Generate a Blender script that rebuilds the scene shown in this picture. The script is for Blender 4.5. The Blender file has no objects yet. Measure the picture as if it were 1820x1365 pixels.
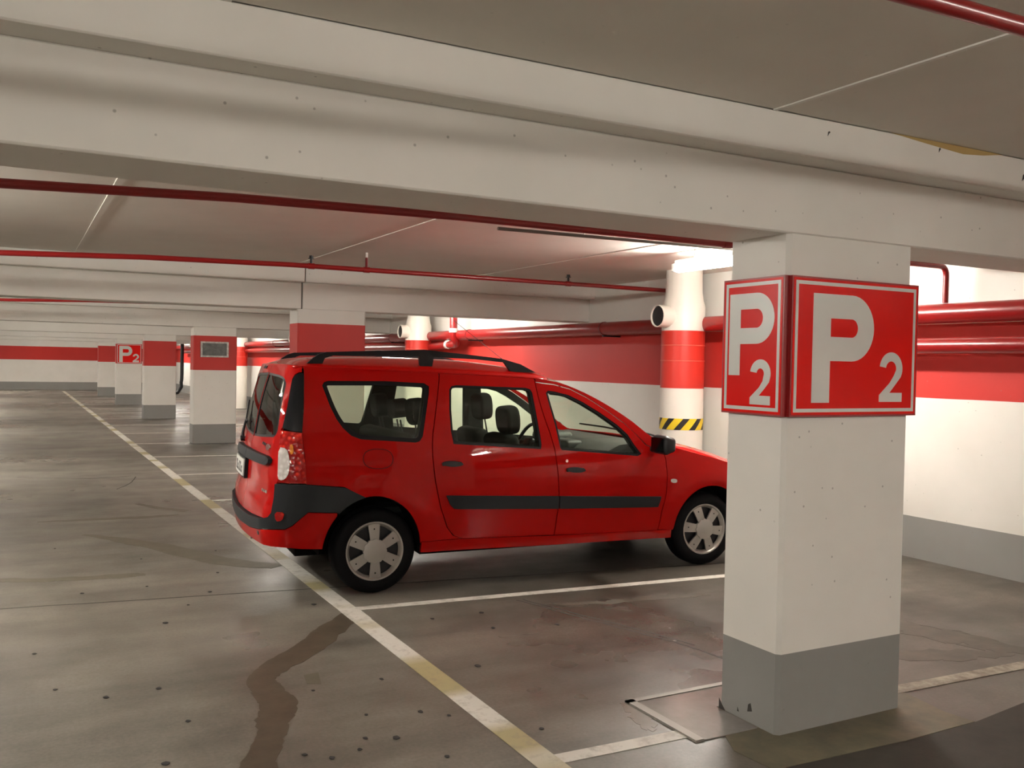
import bpy, bmesh, math, random
from mathutils import Vector, Matrix, Euler
from mathutils.geometry import delaunay_2d_cdt
random.seed(7)
scene = bpy.context.scene
COL = scene.collection

# ------------------------------------------------------------------ camera
cam_d = bpy.data.cameras.new('camera'); cam = bpy.data.objects.new('camera', cam_d); COL.objects.link(cam)
YAW, PIT, ROL, EYE = 0.4950, -0.0215, 0.0193, 1.6275
fw = Vector((math.sin(YAW)*math.cos(PIT), math.cos(YAW)*math.cos(PIT), math.sin(PIT)))
rt = Vector((math.cos(YAW), -math.sin(YAW), 0)); up = rt.cross(fw)
r2 = rt*math.cos(ROL) + up*math.sin(ROL); u2 = up*math.cos(ROL) - rt*math.sin(ROL)
cam.matrix_world = Matrix(((r2.x, u2.x, -fw.x, 0), (r2.y, u2.y, -fw.y, 0), (r2.z, u2.z, -fw.z, EYE), (0, 0, 0, 1)))
cam_d.lens = 32.337; cam_d.sensor_width = 36; cam_d.sensor_fit = 'HORIZONTAL'; cam_d.clip_start = 0.02; cam_d.clip_end = 300
scene.camera = cam

# ------------------------------------------------------------------ world, exposure
w = bpy.data.worlds.new('world'); scene.world = w; w.use_nodes = True
w.node_tree.nodes['Background'].inputs[0].default_value = (0.9, 0.95, 1, 1)
w.node_tree.nodes['Background'].inputs[1].default_value = 0.0
vs = scene.view_settings; vs.view_transform = 'Standard'; vs.look = 'None'; vs.gamma = 1; vs.use_curve_mapping = False
vs.exposure = 2.42
LAMP = 30.0            # emission strength of the fluorescent tubes

# ------------------------------------------------------------------ main measures (metres)
BAY = 7.65             # pillar pitch along the aisle
BY = 2.985             # front face of the first beam
PX, PWX, PWY = 2.9755, 0.807, 0.378
ZG, ZSOF, ZR0, ZR1, ZLED, ZCEIL = 0.363, 2.225, 1.402, 2.06, 2.53, 2.70
XW, XL, YE, YB = 6.93, -9.5, 48.93, -12.3

# ------------------------------------------------------------------ node helpers
def new_mat(name):
    m = bpy.data.materials.new(name); m.use_nodes = True
    nt = m.node_tree; b = nt.nodes['Principled BSDF']
    return m, nt, b
def pm(name, col, rough=.5, metal=0, coat=0, spec=.5, emis=None, es=0):
    m, nt, b = new_mat(name)
    b.inputs['Base Color'].default_value = (*col, 1); b.inputs['Roughness'].default_value = rough
    b.inputs['Metallic'].default_value = metal; b.inputs['Coat Weight'].default_value = coat
    b.inputs['Coat Roughness'].default_value = .04
    b.inputs['Specular IOR Level'].default_value = spec
    if emis: b.inputs['Emission Color'].default_value = (*emis, 1); b.inputs['Emission Strength'].default_value = es
    return m
def N(nt, typ, **kw):
    n = nt.nodes.new(typ)
    for k, v in kw.items():
        if k in n.inputs: n.inputs[k].default_value = v
        else: setattr(n, k, v)
    return n
def ramp(nt, fac, stops, interp='LINEAR'):
    r = nt.nodes.new('ShaderNodeValToRGB'); r.color_ramp.interpolation = interp
    els = r.color_ramp.elements
    while len(els) < len(stops): els.new(0.5)
    for e, (p, c) in zip(els, stops):
        e.position = p; e.color = (*c, 1) if len(c) == 3 else c
    nt.links.new(fac, r.inputs[0]); return r.outputs[0]
def mixc(nt, fac, a, b, mode='MIX'):
    n = nt.nodes.new('ShaderNodeMix'); n.data_type = 'RGBA'; n.blend_type = mode
    if isinstance(fac, (int, float)): n.inputs[0].default_value = fac
    else: nt.links.new(fac, n.inputs[0])
    for i, v in ((6, a), (7, b)):
        if isinstance(v, tuple): n.inputs[i].default_value = (*v, 1)
        else: nt.links.new(v, n.inputs[i])
    return n.outputs[2]
def math_n(nt, op, a, b=0.0):
    n = nt.nodes.new('ShaderNodeMath'); n.operation = op
    for i, v in ((0, a), (1, b)):
        if isinstance(v, (int, float)): n.inputs[i].default_value = v
        else: nt.links.new(v, n.inputs[i])
    return n.outputs[0]
def bump(nt, b, h, strength=.3, dist=.01):
    n = nt.nodes.new('ShaderNodeBump'); n.inputs['Strength'].default_value = strength; n.inputs['Distance'].default_value = dist
    nt.links.new(h, n.inputs['Height']); nt.links.new(n.outputs[0], b.inputs['Normal'])
def wpos(nt):
    return nt.nodes.new('ShaderNodeNewGeometry').outputs['Position']
def noise(nt, vec, scale, detail=4, rough=.55):
    n = N(nt, 'ShaderNodeTexNoise', Scale=scale, Detail=detail, Roughness=rough); nt.links.new(vec, n.inputs['Vector']); return n.outputs[0]

WHITE = (.80, .775, .72); GREY = (.275, .27, .255); RED = (.56, .022, .014)
def pitted(nt, vec, base, amount=1.0):
    """painted concrete: slight mottling plus small dark air-hole pits"""
    m1 = noise(nt, vec, 1.7, 3)
    c = mixc(nt, 1.0, base, ramp(nt, m1, [(.3, (.93, .93, .92)), (.7, (1, 1, 1))]), 'MULTIPLY')
    v = N(nt, 'ShaderNodeTexVoronoi', Scale=13.0); nt.links.new(vec, v.inputs['Vector'])
    pit = ramp(nt, v.outputs['Distance'], [(.0, (1, 1, 1)), (.045, (1, 1, 1)), (.085, (0, 0, 0))])
    sel = ramp(nt, v.outputs['Color'], [(.40, (0, 0, 0)), (.55, (1, 1, 1))])
    f = math_n(nt, 'MULTIPLY', math_n(nt, 'MULTIPLY', pit, sel), .55*amount)
    return mixc(nt, f, c, (.16, .14, .12))
def paint_mat(name, col, rough=.6, pits=1.0, coord='pos'):
    m, nt, b = new_mat(name); v = wpos(nt)
    rgb = nt.nodes.new('ShaderNodeRGB'); rgb.outputs[0].default_value = (*col, 1)
    nt.links.new(pitted(nt, v, rgb.outputs[0], pits), b.inputs['Base Color'])
    b.inputs['Roughness'].default_value = rough
    bump(nt, b, noise(nt, v, 60, 3), .06, .004)
    return m
def banded_wall_mat():
    """wall paint: grey foot, white, red band, white (flat paint, by height)"""
    m, nt, b = new_mat('wall_paint'); v = wpos(nt)
    s = nt.nodes.new('ShaderNodeSeparateXYZ'); nt.links.new(v, s.inputs[0]); z = s.outputs[2]
    wob = math_n(nt, 'ADD', z, math_n(nt, 'MULTIPLY', math_n(nt, 'SUBTRACT', noise(nt, v, 3, 2), .5), .006))
    n = math_n(nt, 'DIVIDE', wob, 3.0)
    c = ramp(nt, n, [(0, GREY), (ZG/3, WHITE), (ZR0/3, RED), (2.03/3, WHITE)], 'CONSTANT')
    nt.links.new(pitted(nt, v, c, .8), b.inputs['Base Color']); b.inputs['Roughness'].default_value = .6
    bump(nt, b, noise(nt, v, 40, 3), .08, .004)
    return m
M = {}
M['white'] = paint_mat('white_paint', WHITE)
M['ceil'] = paint_mat('ceiling_paint', (.74, .70, .63), .75, .3)
M['greyp'] = paint_mat('grey_paint', GREY, .6, .5)
M['redp'] = paint_mat('red_paint', RED, .5, .3)
M['wall'] = banded_wall_mat()
M['pipe'] = pm('pipe_red', (.26, .008, .008), .3, 0, .15)
M['pipe_dark'] = pm('pipe_dark_red', (.16, .008, .010), .35)
M['fit'] = pm('fitting_white', (.75, .70, .66), .4)
M['sign_red'] = pm('sign_red', (.76, .006, .003), .27, spec=.15)
M['sign_white'] = pm('sign_white', (.66, .66, .62), .3)
M['sign_edge'] = pm('sign_edge', (.30, .010, .010), .35)
M['steel'] = pm('steel', (.30, .28, .25), .55, .4)
M['black'] = pm('black_plastic', (.012, .012, .014), .4)
M['joint'] = pm('joint_dark', (.05, .045, .04), .8)
M['tube'] = pm('tube_light', (.9, .9, .9), .5, emis=(1.0, .953, .875), es=LAMP*1.1)
M['tube2'] = pm('tube_light_pair', (.9, .9, .9), .5, emis=(1.0, .953, .875), es=LAMP*1.6)
M['housing'] = pm('lamp_housing', (.62, .62, .60), .4)

# ---- floor concrete
def floor_mat():
    m, nt, b = new_mat('floor_concrete'); v = wpos(nt)
    big = noise(nt, v, .35, 5, .6); mid = noise(nt, v, 1.6, 6, .62); fine = noise(nt, v, 55, 4, .6)
    st = nt.nodes.new('ShaderNodeMapping'); st.inputs['Scale'].default_value = (.35, 2.2, 1); nt.links.new(v, st.inputs[0])
    strk = noise(nt, st.outputs[0], 1.1, 5, .6)
    c = ramp(nt, mid, [(.30, (.135, .121, .101)), (.52, (.200, .182, .154)), (.74, (.262, .241, .208))])
    c = mixc(nt, 1.0, c, ramp(nt, strk, [(.32, (.70, .69, .68)), (.62, (1.08, 1.07, 1.05))]), 'MULTIPLY')
    c = mixc(nt, 1.0, c, ramp(nt, fine, [(.3, (.84, .84, .84)), (.7, (1.12, 1.12, 1.12))]), 'MULTIPLY')
    # stalls under the cars are dirtier: old oil blotches (x > aisle line)
    sp = nt.nodes.new('ShaderNodeSeparateXYZ'); nt.links.new(v, sp.inputs[0])
    stall = N(nt, 'ShaderNodeMapRange'); stall.inputs[1].default_value = 2.1; stall.inputs[2].default_value = 3.2
    nt.links.new(sp.outputs[0], stall.inputs[0])
    blot = ramp(nt, noise(nt, v, .85, 6, .68), [(.36, (0, 0, 0)), (.66, (1, 1, 1))])
    c = mixc(nt, math_n(nt, 'MULTIPLY', math_n(nt, 'MULTIPLY', blot, stall.outputs[0]), .80), c, (.070, .060, .047))
    c = mixc(nt, math_n(nt, 'MULTIPLY', stall.outputs[0], .9), c, mixc(nt, 1.0, c, (.70, .685, .67), 'MULTIPLY'))
    nt.links.new(c, b.inputs['Base Color'])
    r = ramp(nt, big, [(.35, (.22, .22, .22)), (.65, (.60, .60, .60))])
    nt.links.new(r, b.inputs['Roughness']); b.inputs['Specular IOR Level'].default_value = .45
    bump(nt, b, math_n(nt, 'ADD', fine, math_n(nt, 'MULTIPLY', mid, .6)), .12, .006)
    return m
M['floor'] = floor_mat()
def dark_floor_mat():
    m, nt, b = new_mat('floor_dark_tone'); v = wpos(nt)
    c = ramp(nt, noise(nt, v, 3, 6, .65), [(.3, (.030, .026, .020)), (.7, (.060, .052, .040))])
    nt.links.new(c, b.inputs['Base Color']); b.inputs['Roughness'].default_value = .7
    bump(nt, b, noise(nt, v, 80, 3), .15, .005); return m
M['dark_floor'] = dark_floor_mat()  # darker floor colour for the zone in the nearer stall
def stain_mat(name, a, c2, rough=.35, scale=9):
    m, nt, b = new_mat(name); v = wpos(nt)
    c = ramp(nt, noise(nt, v, scale, 6, .65), [(.3, a), (.7, c2)])
    nt.links.new(c, b.inputs['Base Color']); b.inputs['Roughness'].default_value = rough
    bump(nt, b, noise(nt, v, 50, 3), .1, .004); return m
M['stain'] = stain_mat('damp_stain', (.072, .056, .037), (.112, .088, .060), .45)
M['stain2'] = stain_mat('faint_stain', (.12, .106, .075), (.16, .141, .104), .5)
M['slab'] = stain_mat('mortar_patch', (.10, .092, .062), (.20, .175, .11), .5, 5)
M['gum'] = pm('gum', (.020, .018, .018), .7)
def line_mat():
    """white road paint, worn through to an older yellow line and the concrete"""
    m, nt, b = new_mat('road_paint'); v = wpos(nt)
    s = nt.nodes.new('ShaderNodeSeparateXYZ'); nt.links.new(v, s.inputs[0])
    n1 = N(nt, 'ShaderNodeTexNoise', noise_dimensions='1D', Scale=.95, Detail=2.0)
    nt.links.new(math_n(nt, 'ADD', s.outputs[1], 3.7), n1.inputs['W'])
    yel = ramp(nt, n1.outputs[0], [(.50, (0, 0, 0)), (.60, (1, 1, 1))])
    wear = ramp(nt, noise(nt, v, 14, 6, .7), [(.50, (0, 0, 0)), (.70, (1, 1, 1))])
    c = mixc(nt, math_n(nt, 'MULTIPLY', yel, .8), (.68, .655, .59), (.34, .27, .075))
    c = mixc(nt, math_n(nt, 'MULTIPLY', wear, .55), c, (.25, .215, .165))
    nt.links.new(c, b.inputs['Base Color']); b.inputs['Roughness'].default_value = .55; return m
M['aisle_paint'] = line_mat()
def stall_mat():
    m, nt, b = new_mat('stall_paint'); v = wpos(nt)
    wear = ramp(nt, noise(nt, v, 11, 6, .7), [(.48, (0, 0, 0)), (.68, (1, 1, 1))])
    c = mixc(nt, math_n(nt, 'MULTIPLY', wear, .6), (.66, .63, .565), (.25, .215, .165))
    nt.links.new(c, b.inputs['Base Color']); b.inputs['Roughness'].default_value = .55; return m
M['stall_paint'] = stall_mat()
def old_line_mat():
    m, nt, b = new_mat('worn_paint'); v = wpos(nt)
    wear = ramp(nt, noise(nt, v, 7, 6, .7), [(.38, (0, 0, 0)), (.6, (1, 1, 1))])
    c = mixc(nt, wear, (.46, .42, .34), (.20, .17, .125))
    nt.links.new(c, b.inputs['Base Color']); b.inputs['Roughness'].default_value = .55; return m
M['worn_paint'] = old_line_mat()

# ------------------------------------------------------------------ object helpers
def tag(o, label=None, cat=None, group=None, kind=None):
    if label: o['label'] = label
    if cat: o['category'] = cat
    if group: o['group'] = group
    if kind: o['kind'] = kind
    return o
def empty(name, loc=(0, 0, 0), rz=0, parent=None):
    o = bpy.data.objects.new(name, None); COL.objects.link(o); o.location = loc; o.rotation_euler = (0, 0, rz); o.parent = parent
    o.empty_display_size = .2
    return o
def mesh(name, verts, faces, mat=None, parent=None, smooth=None, mats=None, fm=None):
    me = bpy.data.meshes.new(name); me.from_pydata([tuple(v) for v in verts], [], faces)
    for x in (mats or [mat]): me.materials.append(M[x] if isinstance(x, str) else x)
    if fm: me.polygons.foreach_set('material_index', fm)
    me.update()
    bm = bmesh.new(); bm.from_mesh(me); bmesh.ops.recalc_face_normals(bm, faces=bm.faces); bm.to_mesh(me); bm.free()
    if smooth is not None:
        me.polygons.foreach_set('use_smooth', [True]*len(me.polygons)); me.set_sharp_from_angle(angle=math.radians(smooth))
    o = bpy.data.objects.new(name, me); COL.objects.link(o); o.parent = parent
    return o
def box_vf(x0, x1, y0, y1, z0, z1):
    v = [(x, y, z) for x in (x0, x1) for y in (y0, y1) for z in (z0, z1)]
    return v, [(0, 1, 3, 2), (4, 6, 7, 5), (0, 4, 5, 1), (2, 3, 7, 6), (0, 2, 6, 4), (1, 5, 7, 3)]
def box(name, x0, x1, y0, y1, z0, z1, mat, parent=None, bevel=0, seg=2):
    v, f = box_vf(x0, x1, y0, y1, z0, z1)
    o = mesh(name, v, f, mat, parent)
    if bevel: bev(o, bevel, seg)
    return o
def bev(o, r, seg=2, smooth=40, edges=None):
    bm = bmesh.new(); bm.from_mesh(o.data)
    bmesh.ops.bevel(bm, geom=list(bm.edges), offset=r, segments=seg, profile=.5, affect='EDGES', clamp_overlap=True)
    bm.to_mesh(o.data); bm.free()
    o.data.polygons.foreach_set('use_smooth', [True]*len(o.data.polygons)); o.data.set_sharp_from_angle(angle=math.radians(smooth))
    return o
def join_vf(parts):
    V, F = [], []
    for v, f in parts:
        n = len(V); V += list(v); F += [tuple(i+n for i in q) for q in f]
    return V, F
def tube_vf(path, r, seg=12, caps=True):
    P = [Vector(p) for p in path]; V, F = [], []
    R = r if isinstance(r, (list, tuple)) else [r]*len(P)
    T = []
    for i in range(len(P)):
        a = (P[i]-P[i-1]).normalized() if i else (P[1]-P[0]).normalized()
        b = (P[i+1]-P[i]).normalized() if i < len(P)-1 else a
        T.append((a+b).normalized() if (a+b).length > 1e-6 else a)
    ref = Vector((0, 0, 1)) if abs(T[0].z) < .9 else Vector((1, 0, 0))
    n = T[0].cross(ref).normalized()
    for i in range(len(P)):
        n = (n - T[i]*n.dot(T[i])).normalized(); b = T[i].cross(n)
        for k in range(seg):
            a = 2*math.pi*k/seg; V.append(P[i]+(n*math.cos(a)+b*math.sin(a))*R[i])
    for i in range(len(P)-1):
        for k in range(seg):
            k2 = (k+1) % seg; F.append((i*seg+k, i*seg+k2, (i+1)*seg+k2, (i+1)*seg+k))
    if caps: F.append(tuple(range(seg-1, -1, -1))); F.append(tuple((len(P)-1)*seg+k for k in range(seg)))
    return V, F
def arc_pts(c, a, b, n=6):
    """fillet: quarter turn from a to b round the corner c"""
    a, b, c = Vector(a), Vector(b), Vector(c); o = []
    for i in range(n+1):
        t = i/n; o.append((1-t)**2*a+2*t*(1-t)*c+t*t*b)
    return o
def pipe(name, path, r, mat, parent=None, seg=14):
    v, f = tube_vf(path, r, seg); return mesh(name, v, f, mat, parent, smooth=40)
def lathe_vf(prof, seg=32, axis='Z', close=False):
    V, F = [], []; n = len(prof)
    for k in range(seg):
        a = 2*math.pi*k/seg; c, s = math.cos(a), math.sin(a)
        for r, h in prof:
            V.append({'Z': (r*c, r*s, h), 'Y': (r*c, h, r*s), 'X': (h, r*c, r*s)}[axis])
    m = n if close else n-1
    for k in range(seg):
        k2 = (k+1) % seg
        for i in range(m):
            j = (i+1) % n; F.append((k*n+i, k*n+j, k2*n+j, k2*n+i))
    return V, F
def inpoly(x, y, loops):
    c = False
    for L in loops:
        j = len(L)-1
        for i in range(len(L)):
            xi, yi = L[i]; xj, yj = L[j]
            if (yi > y) != (yj > y) and x < (xj-xi)*(y-yi)/(yj-yi)+xi: c = not c
            j = i
    return c
def chaikin(L, n=2):
    for _ in range(n):
        o = []
        for i in range(len(L)):
            a, b = L[i], L[(i+1) % len(L)]
            o += [(a[0]*.75+b[0]*.25, a[1]*.75+b[1]*.25), (a[0]*.25+b[0]*.75, a[1]*.25+b[1]*.75)]
        L = o
    return L
def resample(L, d):
    o = []
    for i in range(len(L)):
        a, b = L[i], L[(i+1) % len(L)]; k = max(1, int(math.hypot(b[0]-a[0], b[1]-a[1])/d))
        o += [(a[0]+(b[0]-a[0])*t/k, a[1]+(b[1]-a[1])*t/k) for t in range(k)]
    return o
def shrink(L, d):
    """offset a closed outline inwards by d"""
    A = sum(L[i][0]*L[(i+1) % len(L)][1]-L[(i+1) % len(L)][0]*L[i][1] for i in range(len(L))); s = 1 if A > 0 else -1
    o = []; n = len(L)
    for i in range(n):
        p, q, r = Vector(L[i-1]), Vector(L[i]), Vector(L[(i+1) % n])
        a = (q-p); b = (r-q)
        if a.length < 1e-9 or b.length < 1e-9: o.append(L[i]); continue
        a.normalize(); b.normalize(); n1 = Vector((-a.y, a.x))*s; n2 = Vector((-b.y, b.x))*s
        m = n1+n2
        if m.length < 1e-6: o.append(L[i]); continue
        m.normalize(); k = d/max(.5, m.dot(n1)); o.append((q.x+m.x*k, q.y+m.y*k))
    return o
def tri2d(loops, d=.05, grid=True):
    P, E = [], []
    for L in loops:
        L = resample(L, d); n = len(P); P += L; E += [(n+i, n+(i+1) % len(L)) for i in range(len(L))]
    B = [Vector(p) for p in P]
    if grid:
        xs = [p[0] for p in loops[0]]; ys = [p[1] for p in loops[0]]
        x = min(xs)+d*.5
        while x < max(xs):
            y = min(ys)+d*.5
            while y < max(ys):
                if inpoly(x, y, loops) and min((q.x-x)**2+(q.y-y)**2 for q in B) > (d*.45)**2: P.append((x, y))
                y += d
            x += d
    V, _, F, _, _, _ = delaunay_2d_cdt([Vector(p) for p in P], E, [], 0, 1e-5)
    F = [f for f in F if inpoly(sum(V[i].x for i in f)/3, sum(V[i].y for i in f)/3, loops)]
    return [(v.x, v.y) for v in V], F
def slab_vf(loops, fn, t, d=.05, grid=True, sgn=1, mirror=False):
    """2-D outline with holes -> curved slab; fn(u, v, off) gives the 3-D point"""
    V2, F2 = tri2d(loops, d, grid); n = len(V2)
    V = [fn(a, b, 0) for a, b in V2]+[fn(a, b, -t) for a, b in V2]
    cnt = {}
    for f in F2:
        for i in range(3):
            e = (f[i], f[(i+1) % 3]); cnt[e] = cnt.get(e, 0)+1
    F = [tuple(f) for f in F2]+[tuple(i+n for i in reversed(f)) for f in F2]
    for (a, b) in cnt:
        if (b, a) not in cnt: F.append((b, a, a+n, b+n))
    V = [(x, y*sgn, z) for x, y, z in V]
    if sgn < 0: F = [tuple(reversed(f)) for f in F]
    return V, F
def flat(name, loops, plane, t, mat, parent=None, d=.5):
    v, f = slab_vf(loops, plane, t, d, False); return mesh(name, v, f, mat, parent)

# ================================================================== THE GARAGE
# ---- floor
fl = box('floor', XL, XW, YB, YE, -.15, 0, 'floor'); tag(fl, kind='structure', label='brownish stained concrete garage floor')
def gplane(z):
    return lambda a, b, o: (a, b, z+o)
def ribbon(pts, ws):
    L, R = [], []
    for i, p in enumerate(pts):
        a = Vector(pts[max(i-1, 0)]); b = Vector(pts[min(i+1, len(pts)-1)]); t = (b-a).normalized(); n = Vector((-t.y, t.x))
        L.append((p[0]+n.x*ws[i], p[1]+n.y*ws[i])); R.append((p[0]-n.x*ws[i], p[1]-n.y*ws[i]))
    return L+R[::-1]
def dense(pts, ws, k=6, jit=.0):
    o, q = [], []
    for i in range(len(pts)-1):
        p0, p1, p2, p3 = (Vector(pts[max(0, min(len(pts)-1, j))]) for j in (i-1, i, i+1, i+2))
        for s in range(k):
            t = s/k
            p = .5*((2*p1)+(-p0+p2)*t+(2*p0-5*p1+4*p2-p3)*t*t+(-p0+3*p1-3*p2+p3)*t**3)
            o.append((p.x+random.uniform(-jit, jit), p.y+random.uniform(-jit, jit))); q.append((ws[i]*(1-t)+ws[i+1]*t)*random.uniform(1-jit*6, 1+jit*6))
    o.append(pts[-1]); q.append(ws[-1]); return o, q
# damp trail across the aisle
p, ww = dense([(1.93, 5.66), (1.68, 5.36), (1.47, 5.09), (1.24, 4.86), (1.13, 4.72), (1.10, 4.55), (1.11, 4.38), (1.08, 4.22), (1.03, 4.10), (.97, 3.93), (.88, 3.72), (.80, 3.50), (.75, 3.30)],
            [.075, .09, .095, .085, .07, .075, .085, .09, .075, .06, .07, .08, .085], 6, .010)
flat('damp_trail', [ribbon(p, ww)], gplane(.0015), .001, 'stain', fl)
# older, fainter trails
for pts, ws in (([(.56, 9.19), (.89, 8.71), (1.16, 8.25), (1.48, 7.55), (1.83, 7.20)], [.02, .09, .11, .12, .08]),
                ([(-.6, 7.62), (-.09, 7.53), (.27, 7.41), (.76, 7.34), (.86, 7.36)], [.05, .06, .06, .07, .01]),
                ([(.20, 10.06), (.60, 10.02), (1.1, 9.97), (1.5, 10.0)], [.02, .05, .07, .03]),
                ([(1.2, 10.9), (1.4, 10.5), (1.62, 10.2)], [.03, .05, .07])):
    p, ww = dense(pts, ws, 6, .012)
    flat('old_trail', [ribbon(p, ww)], gplane(.0012), .001, 'stain2', fl)
# cracks
for pts in ([(-2.4, 7.02), (-.08, 6.69), (1.89, 6.40), (3.4, 6.17), (5.3, 5.87), (6.9, 5.66)], [(3.05, 5.53), (3.22, 5.0), (3.35, 4.6), (3.47, 4.2), (3.5, 3.9)],
            [(3.10, 5.53), (3.26, 5.02), (3.40, 4.62), (3.52, 4.2)], [(.02, 13.8), (.9, 13.4), (1.4, 13.5)], [(1.10, 12.2), (1.3, 12.7), (1.45, 13.4)]):
    p, ww = dense(pts, [.006]*len(pts), 8, .006)
    flat('crack', [ribbon(p, ww)], gplane(.0012), .001, 'joint', fl)
# gum spots
spots = [(.41, 6.9), (.82, 5.93), (1.01, 6.3), (.83, 6.93), (1.36, 7.17), (.18, 4.95), (.63, 4.76), (.69, 4.27), (.54, 3.86), (1.3, 4.41), (1.06, 3.7), (1.15, 3.62),
         (.39, 4.74), (1.34, 3.75), (1.46, 3.7), (1.28, 3.65), (1.58, 3.43), (1.67, 3.93), (1.66, 4.42), (2.69, 5.34), (2.34, 5.34), (2.08, 3.51), (1.76, 5.98), (1.77, 3.83),
         (1.43, 4.0), (2.6, 5.0), (3.0, 4.9), (2.2, 4.4), (.1, 5.6), (-.2, 6.3), (1.5, 8.0), (.9, 7.9), (.3, 8.6), (1.2, 6.6)]
for i, (x, y) in enumerate(spots):
    r = random.uniform(.010, .021); n = 9; a0 = random.random()
    L = [(x+r*random.uniform(.7, 1.2)*math.cos(a0+2*math.pi*k/n)*.85, y+r*random.uniform(.7, 1.2)*math.sin(a0+2*math.pi*k/n)) for k in range(n)]
    flat('gum_spot', [L], gplane(.0035), .002, 'gum', fl)
# mortar patch round the pillar foot and a darker-coloured floor zone in the nearer stall
flat('dark_floor_zone', [[(2.70, .4), (2.72, 2.2), (2.75, 2.60), (2.781, 2.731), (3.2, 2.71), (3.461, 2.697), (3.95, 2.704), (4.41, 2.761), (5.2, 2.80), (6.92, 2.86), (6.92, .4)]],
     gplane(.002), .0015, 'dark_floor', fl)
p = [(2.78, 3.10), (2.70, 2.95), (2.72, 2.735), (3.2, 2.715), (3.46, 2.70), (3.95, 2.707), (3.93, 2.85), (3.98, 3.12), (3.85, 3.45), (2.93, 3.42)]
flat('mortar_patch', [p], gplane(.0028), .002, 'slab', fl)
flat('floor_scrape', [[(1.32, 4.65), (1.40, 4.66), (1.365, 4.49), (1.30, 4.52)]], gplane(.0013), .001, 'stain2', fl)

M['wet'] = stain_mat('wet_patch', (.24, .215, .185), (.33, .305, .275), .22, 3)
p, ww = dense([(2.50, 3.28), (2.56, 3.42), (2.58, 3.60)], [.02, .05, .02], 7, .022)
flat('wet_patch', [ribbon(p, ww)], gplane(.0014), .001, 'wet', fl)
M['oil'] = stain_mat('oil_stain', (.050, .042, .032), (.115, .095, .070), .45, 6)
for pts, ws in (([(4.75, 4.35), (4.95, 4.10), (5.05, 3.80), (5.15, 3.50), (5.25, 3.2)], [.03, .10, .16, .14, .04]), ([(3.95, 3.72), (4.3, 3.62), (4.7, 3.45), (5.1, 3.3)], [.02, .06, .10, .04]),
                ([(3.2, 5.35), (3.6, 5.22), (4.1, 5.18), (4.4, 5.1)], [.02, .04, .06, .02])):
    p, ww = dense(pts, ws, 8, .028)
    flat('oil_stain', [ribbon(p, ww)], gplane(.0011), .001, 'oil', fl)

# ---- painted lines
SY = 3.2203
ln = flat('aisle_line', [[(1.865, -6), (1.987, -6), (1.987, 46.8), (1.865, 46.8)]], gplane(.003), .002, 'aisle_paint')
tag(ln, 'long white and worn yellow floor line running along the aisle into the distance', 'floor line')
ords = ['near the square pillar foot', 'beside the near rear wheel of the red car', 'under the back of the red car', 'first beyond the red car bumper', 'second one beyond the red car',
        'third one beyond the red car', 'fourth one beyond the red car', 'fifth one beyond the red car', 'sixth one beyond the red car', 'seventh one beyond the red car', 'eighth one beyond the red car',
        'ninth one beyond the red car', 'tenth one beyond the red car', 'eleventh one beyond the red car', 'twelfth one beyond the red car', 'farthest one before the end wall']
for k in range(16):
    y0 = SY+2.55*k; sl = -.03 if k == 0 else -.085
    xe = 2.72 if k == 0 else 5.9
    if k in (3, 6, 9, 12, 15): xe = 2.95
    L = [(1.987, y0-.055), (1.987, y0+.03), (xe, y0+.03+sl*(xe-1.987)), (xe, y0-.055+sl*(xe-1.987))]
    o = flat('stall_line', [L], gplane(.003), .002, 'stall_paint')
    tag(o, 'white parking stall line on the floor, '+ords[k], 'floor line', 'white stall lines')
o = flat('stall_line', [[(3.90, 3.12), (3.90, 3.21), (5.7, 3.14), (5.7, 3.05)]], gplane(.0035), .002, 'worn_paint')
tag(o, 'faded worn parking stall line on the floor right of the square pillar', 'floor line', 'white stall lines')
# white paint square where the second stall line meets the aisle line
flat('paint_patch', [[(1.862, 5.50), (1.992, 5.50), (1.992, 5.75), (1.862, 5.75)]], gplane(.0042), .002, 'stall_paint', ln)

# ---- drain cover by the pillar foot
dr = empty('drain_cover', (2.8, 3.45, 0)); tag(dr, 'square steel floor drain cover partly under the square pillar', 'drain cover')
v, f = join_vf([box_vf(-.19, -.145, -.36, .17, .0, .010), box_vf(-.19, .42, .135, .17, .0, .010)]); mesh('frame', v, f, 'steel', dr)
M['wetlid'] = stain_mat('wet_lid', (.26, .24, .225), (.36, .34, .32), .16, 4)
v, f = slab_vf([[(-.145, -.36), (.165, -.36), (.165, -.08), (.42, -.08), (.42, .135), (-.145, .135)]], gplane(.006), .004, .3, False); mesh('lid', v, f, 'wetlid', dr)

# ---- walls
wr = box('wall_right', XW, XW+.25, YB, YE, 0, ZCEIL+.3, 'wall'); tag(wr, kind='structure')
wb = box('wall_back', XL, XW, YE, YE+.25, 0, ZCEIL+.3, 'wall'); tag(wb, kind='structure')
wl = box('wall_left', XL-.25, XL, YB, YE, 0, ZCEIL+.3, 'wall'); tag(wl, kind='structure')
wf = box('wall_front', XL, XW, YB-.25, YB, 0, ZCEIL+.3, 'wall'); tag(wf, kind='structure')

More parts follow.
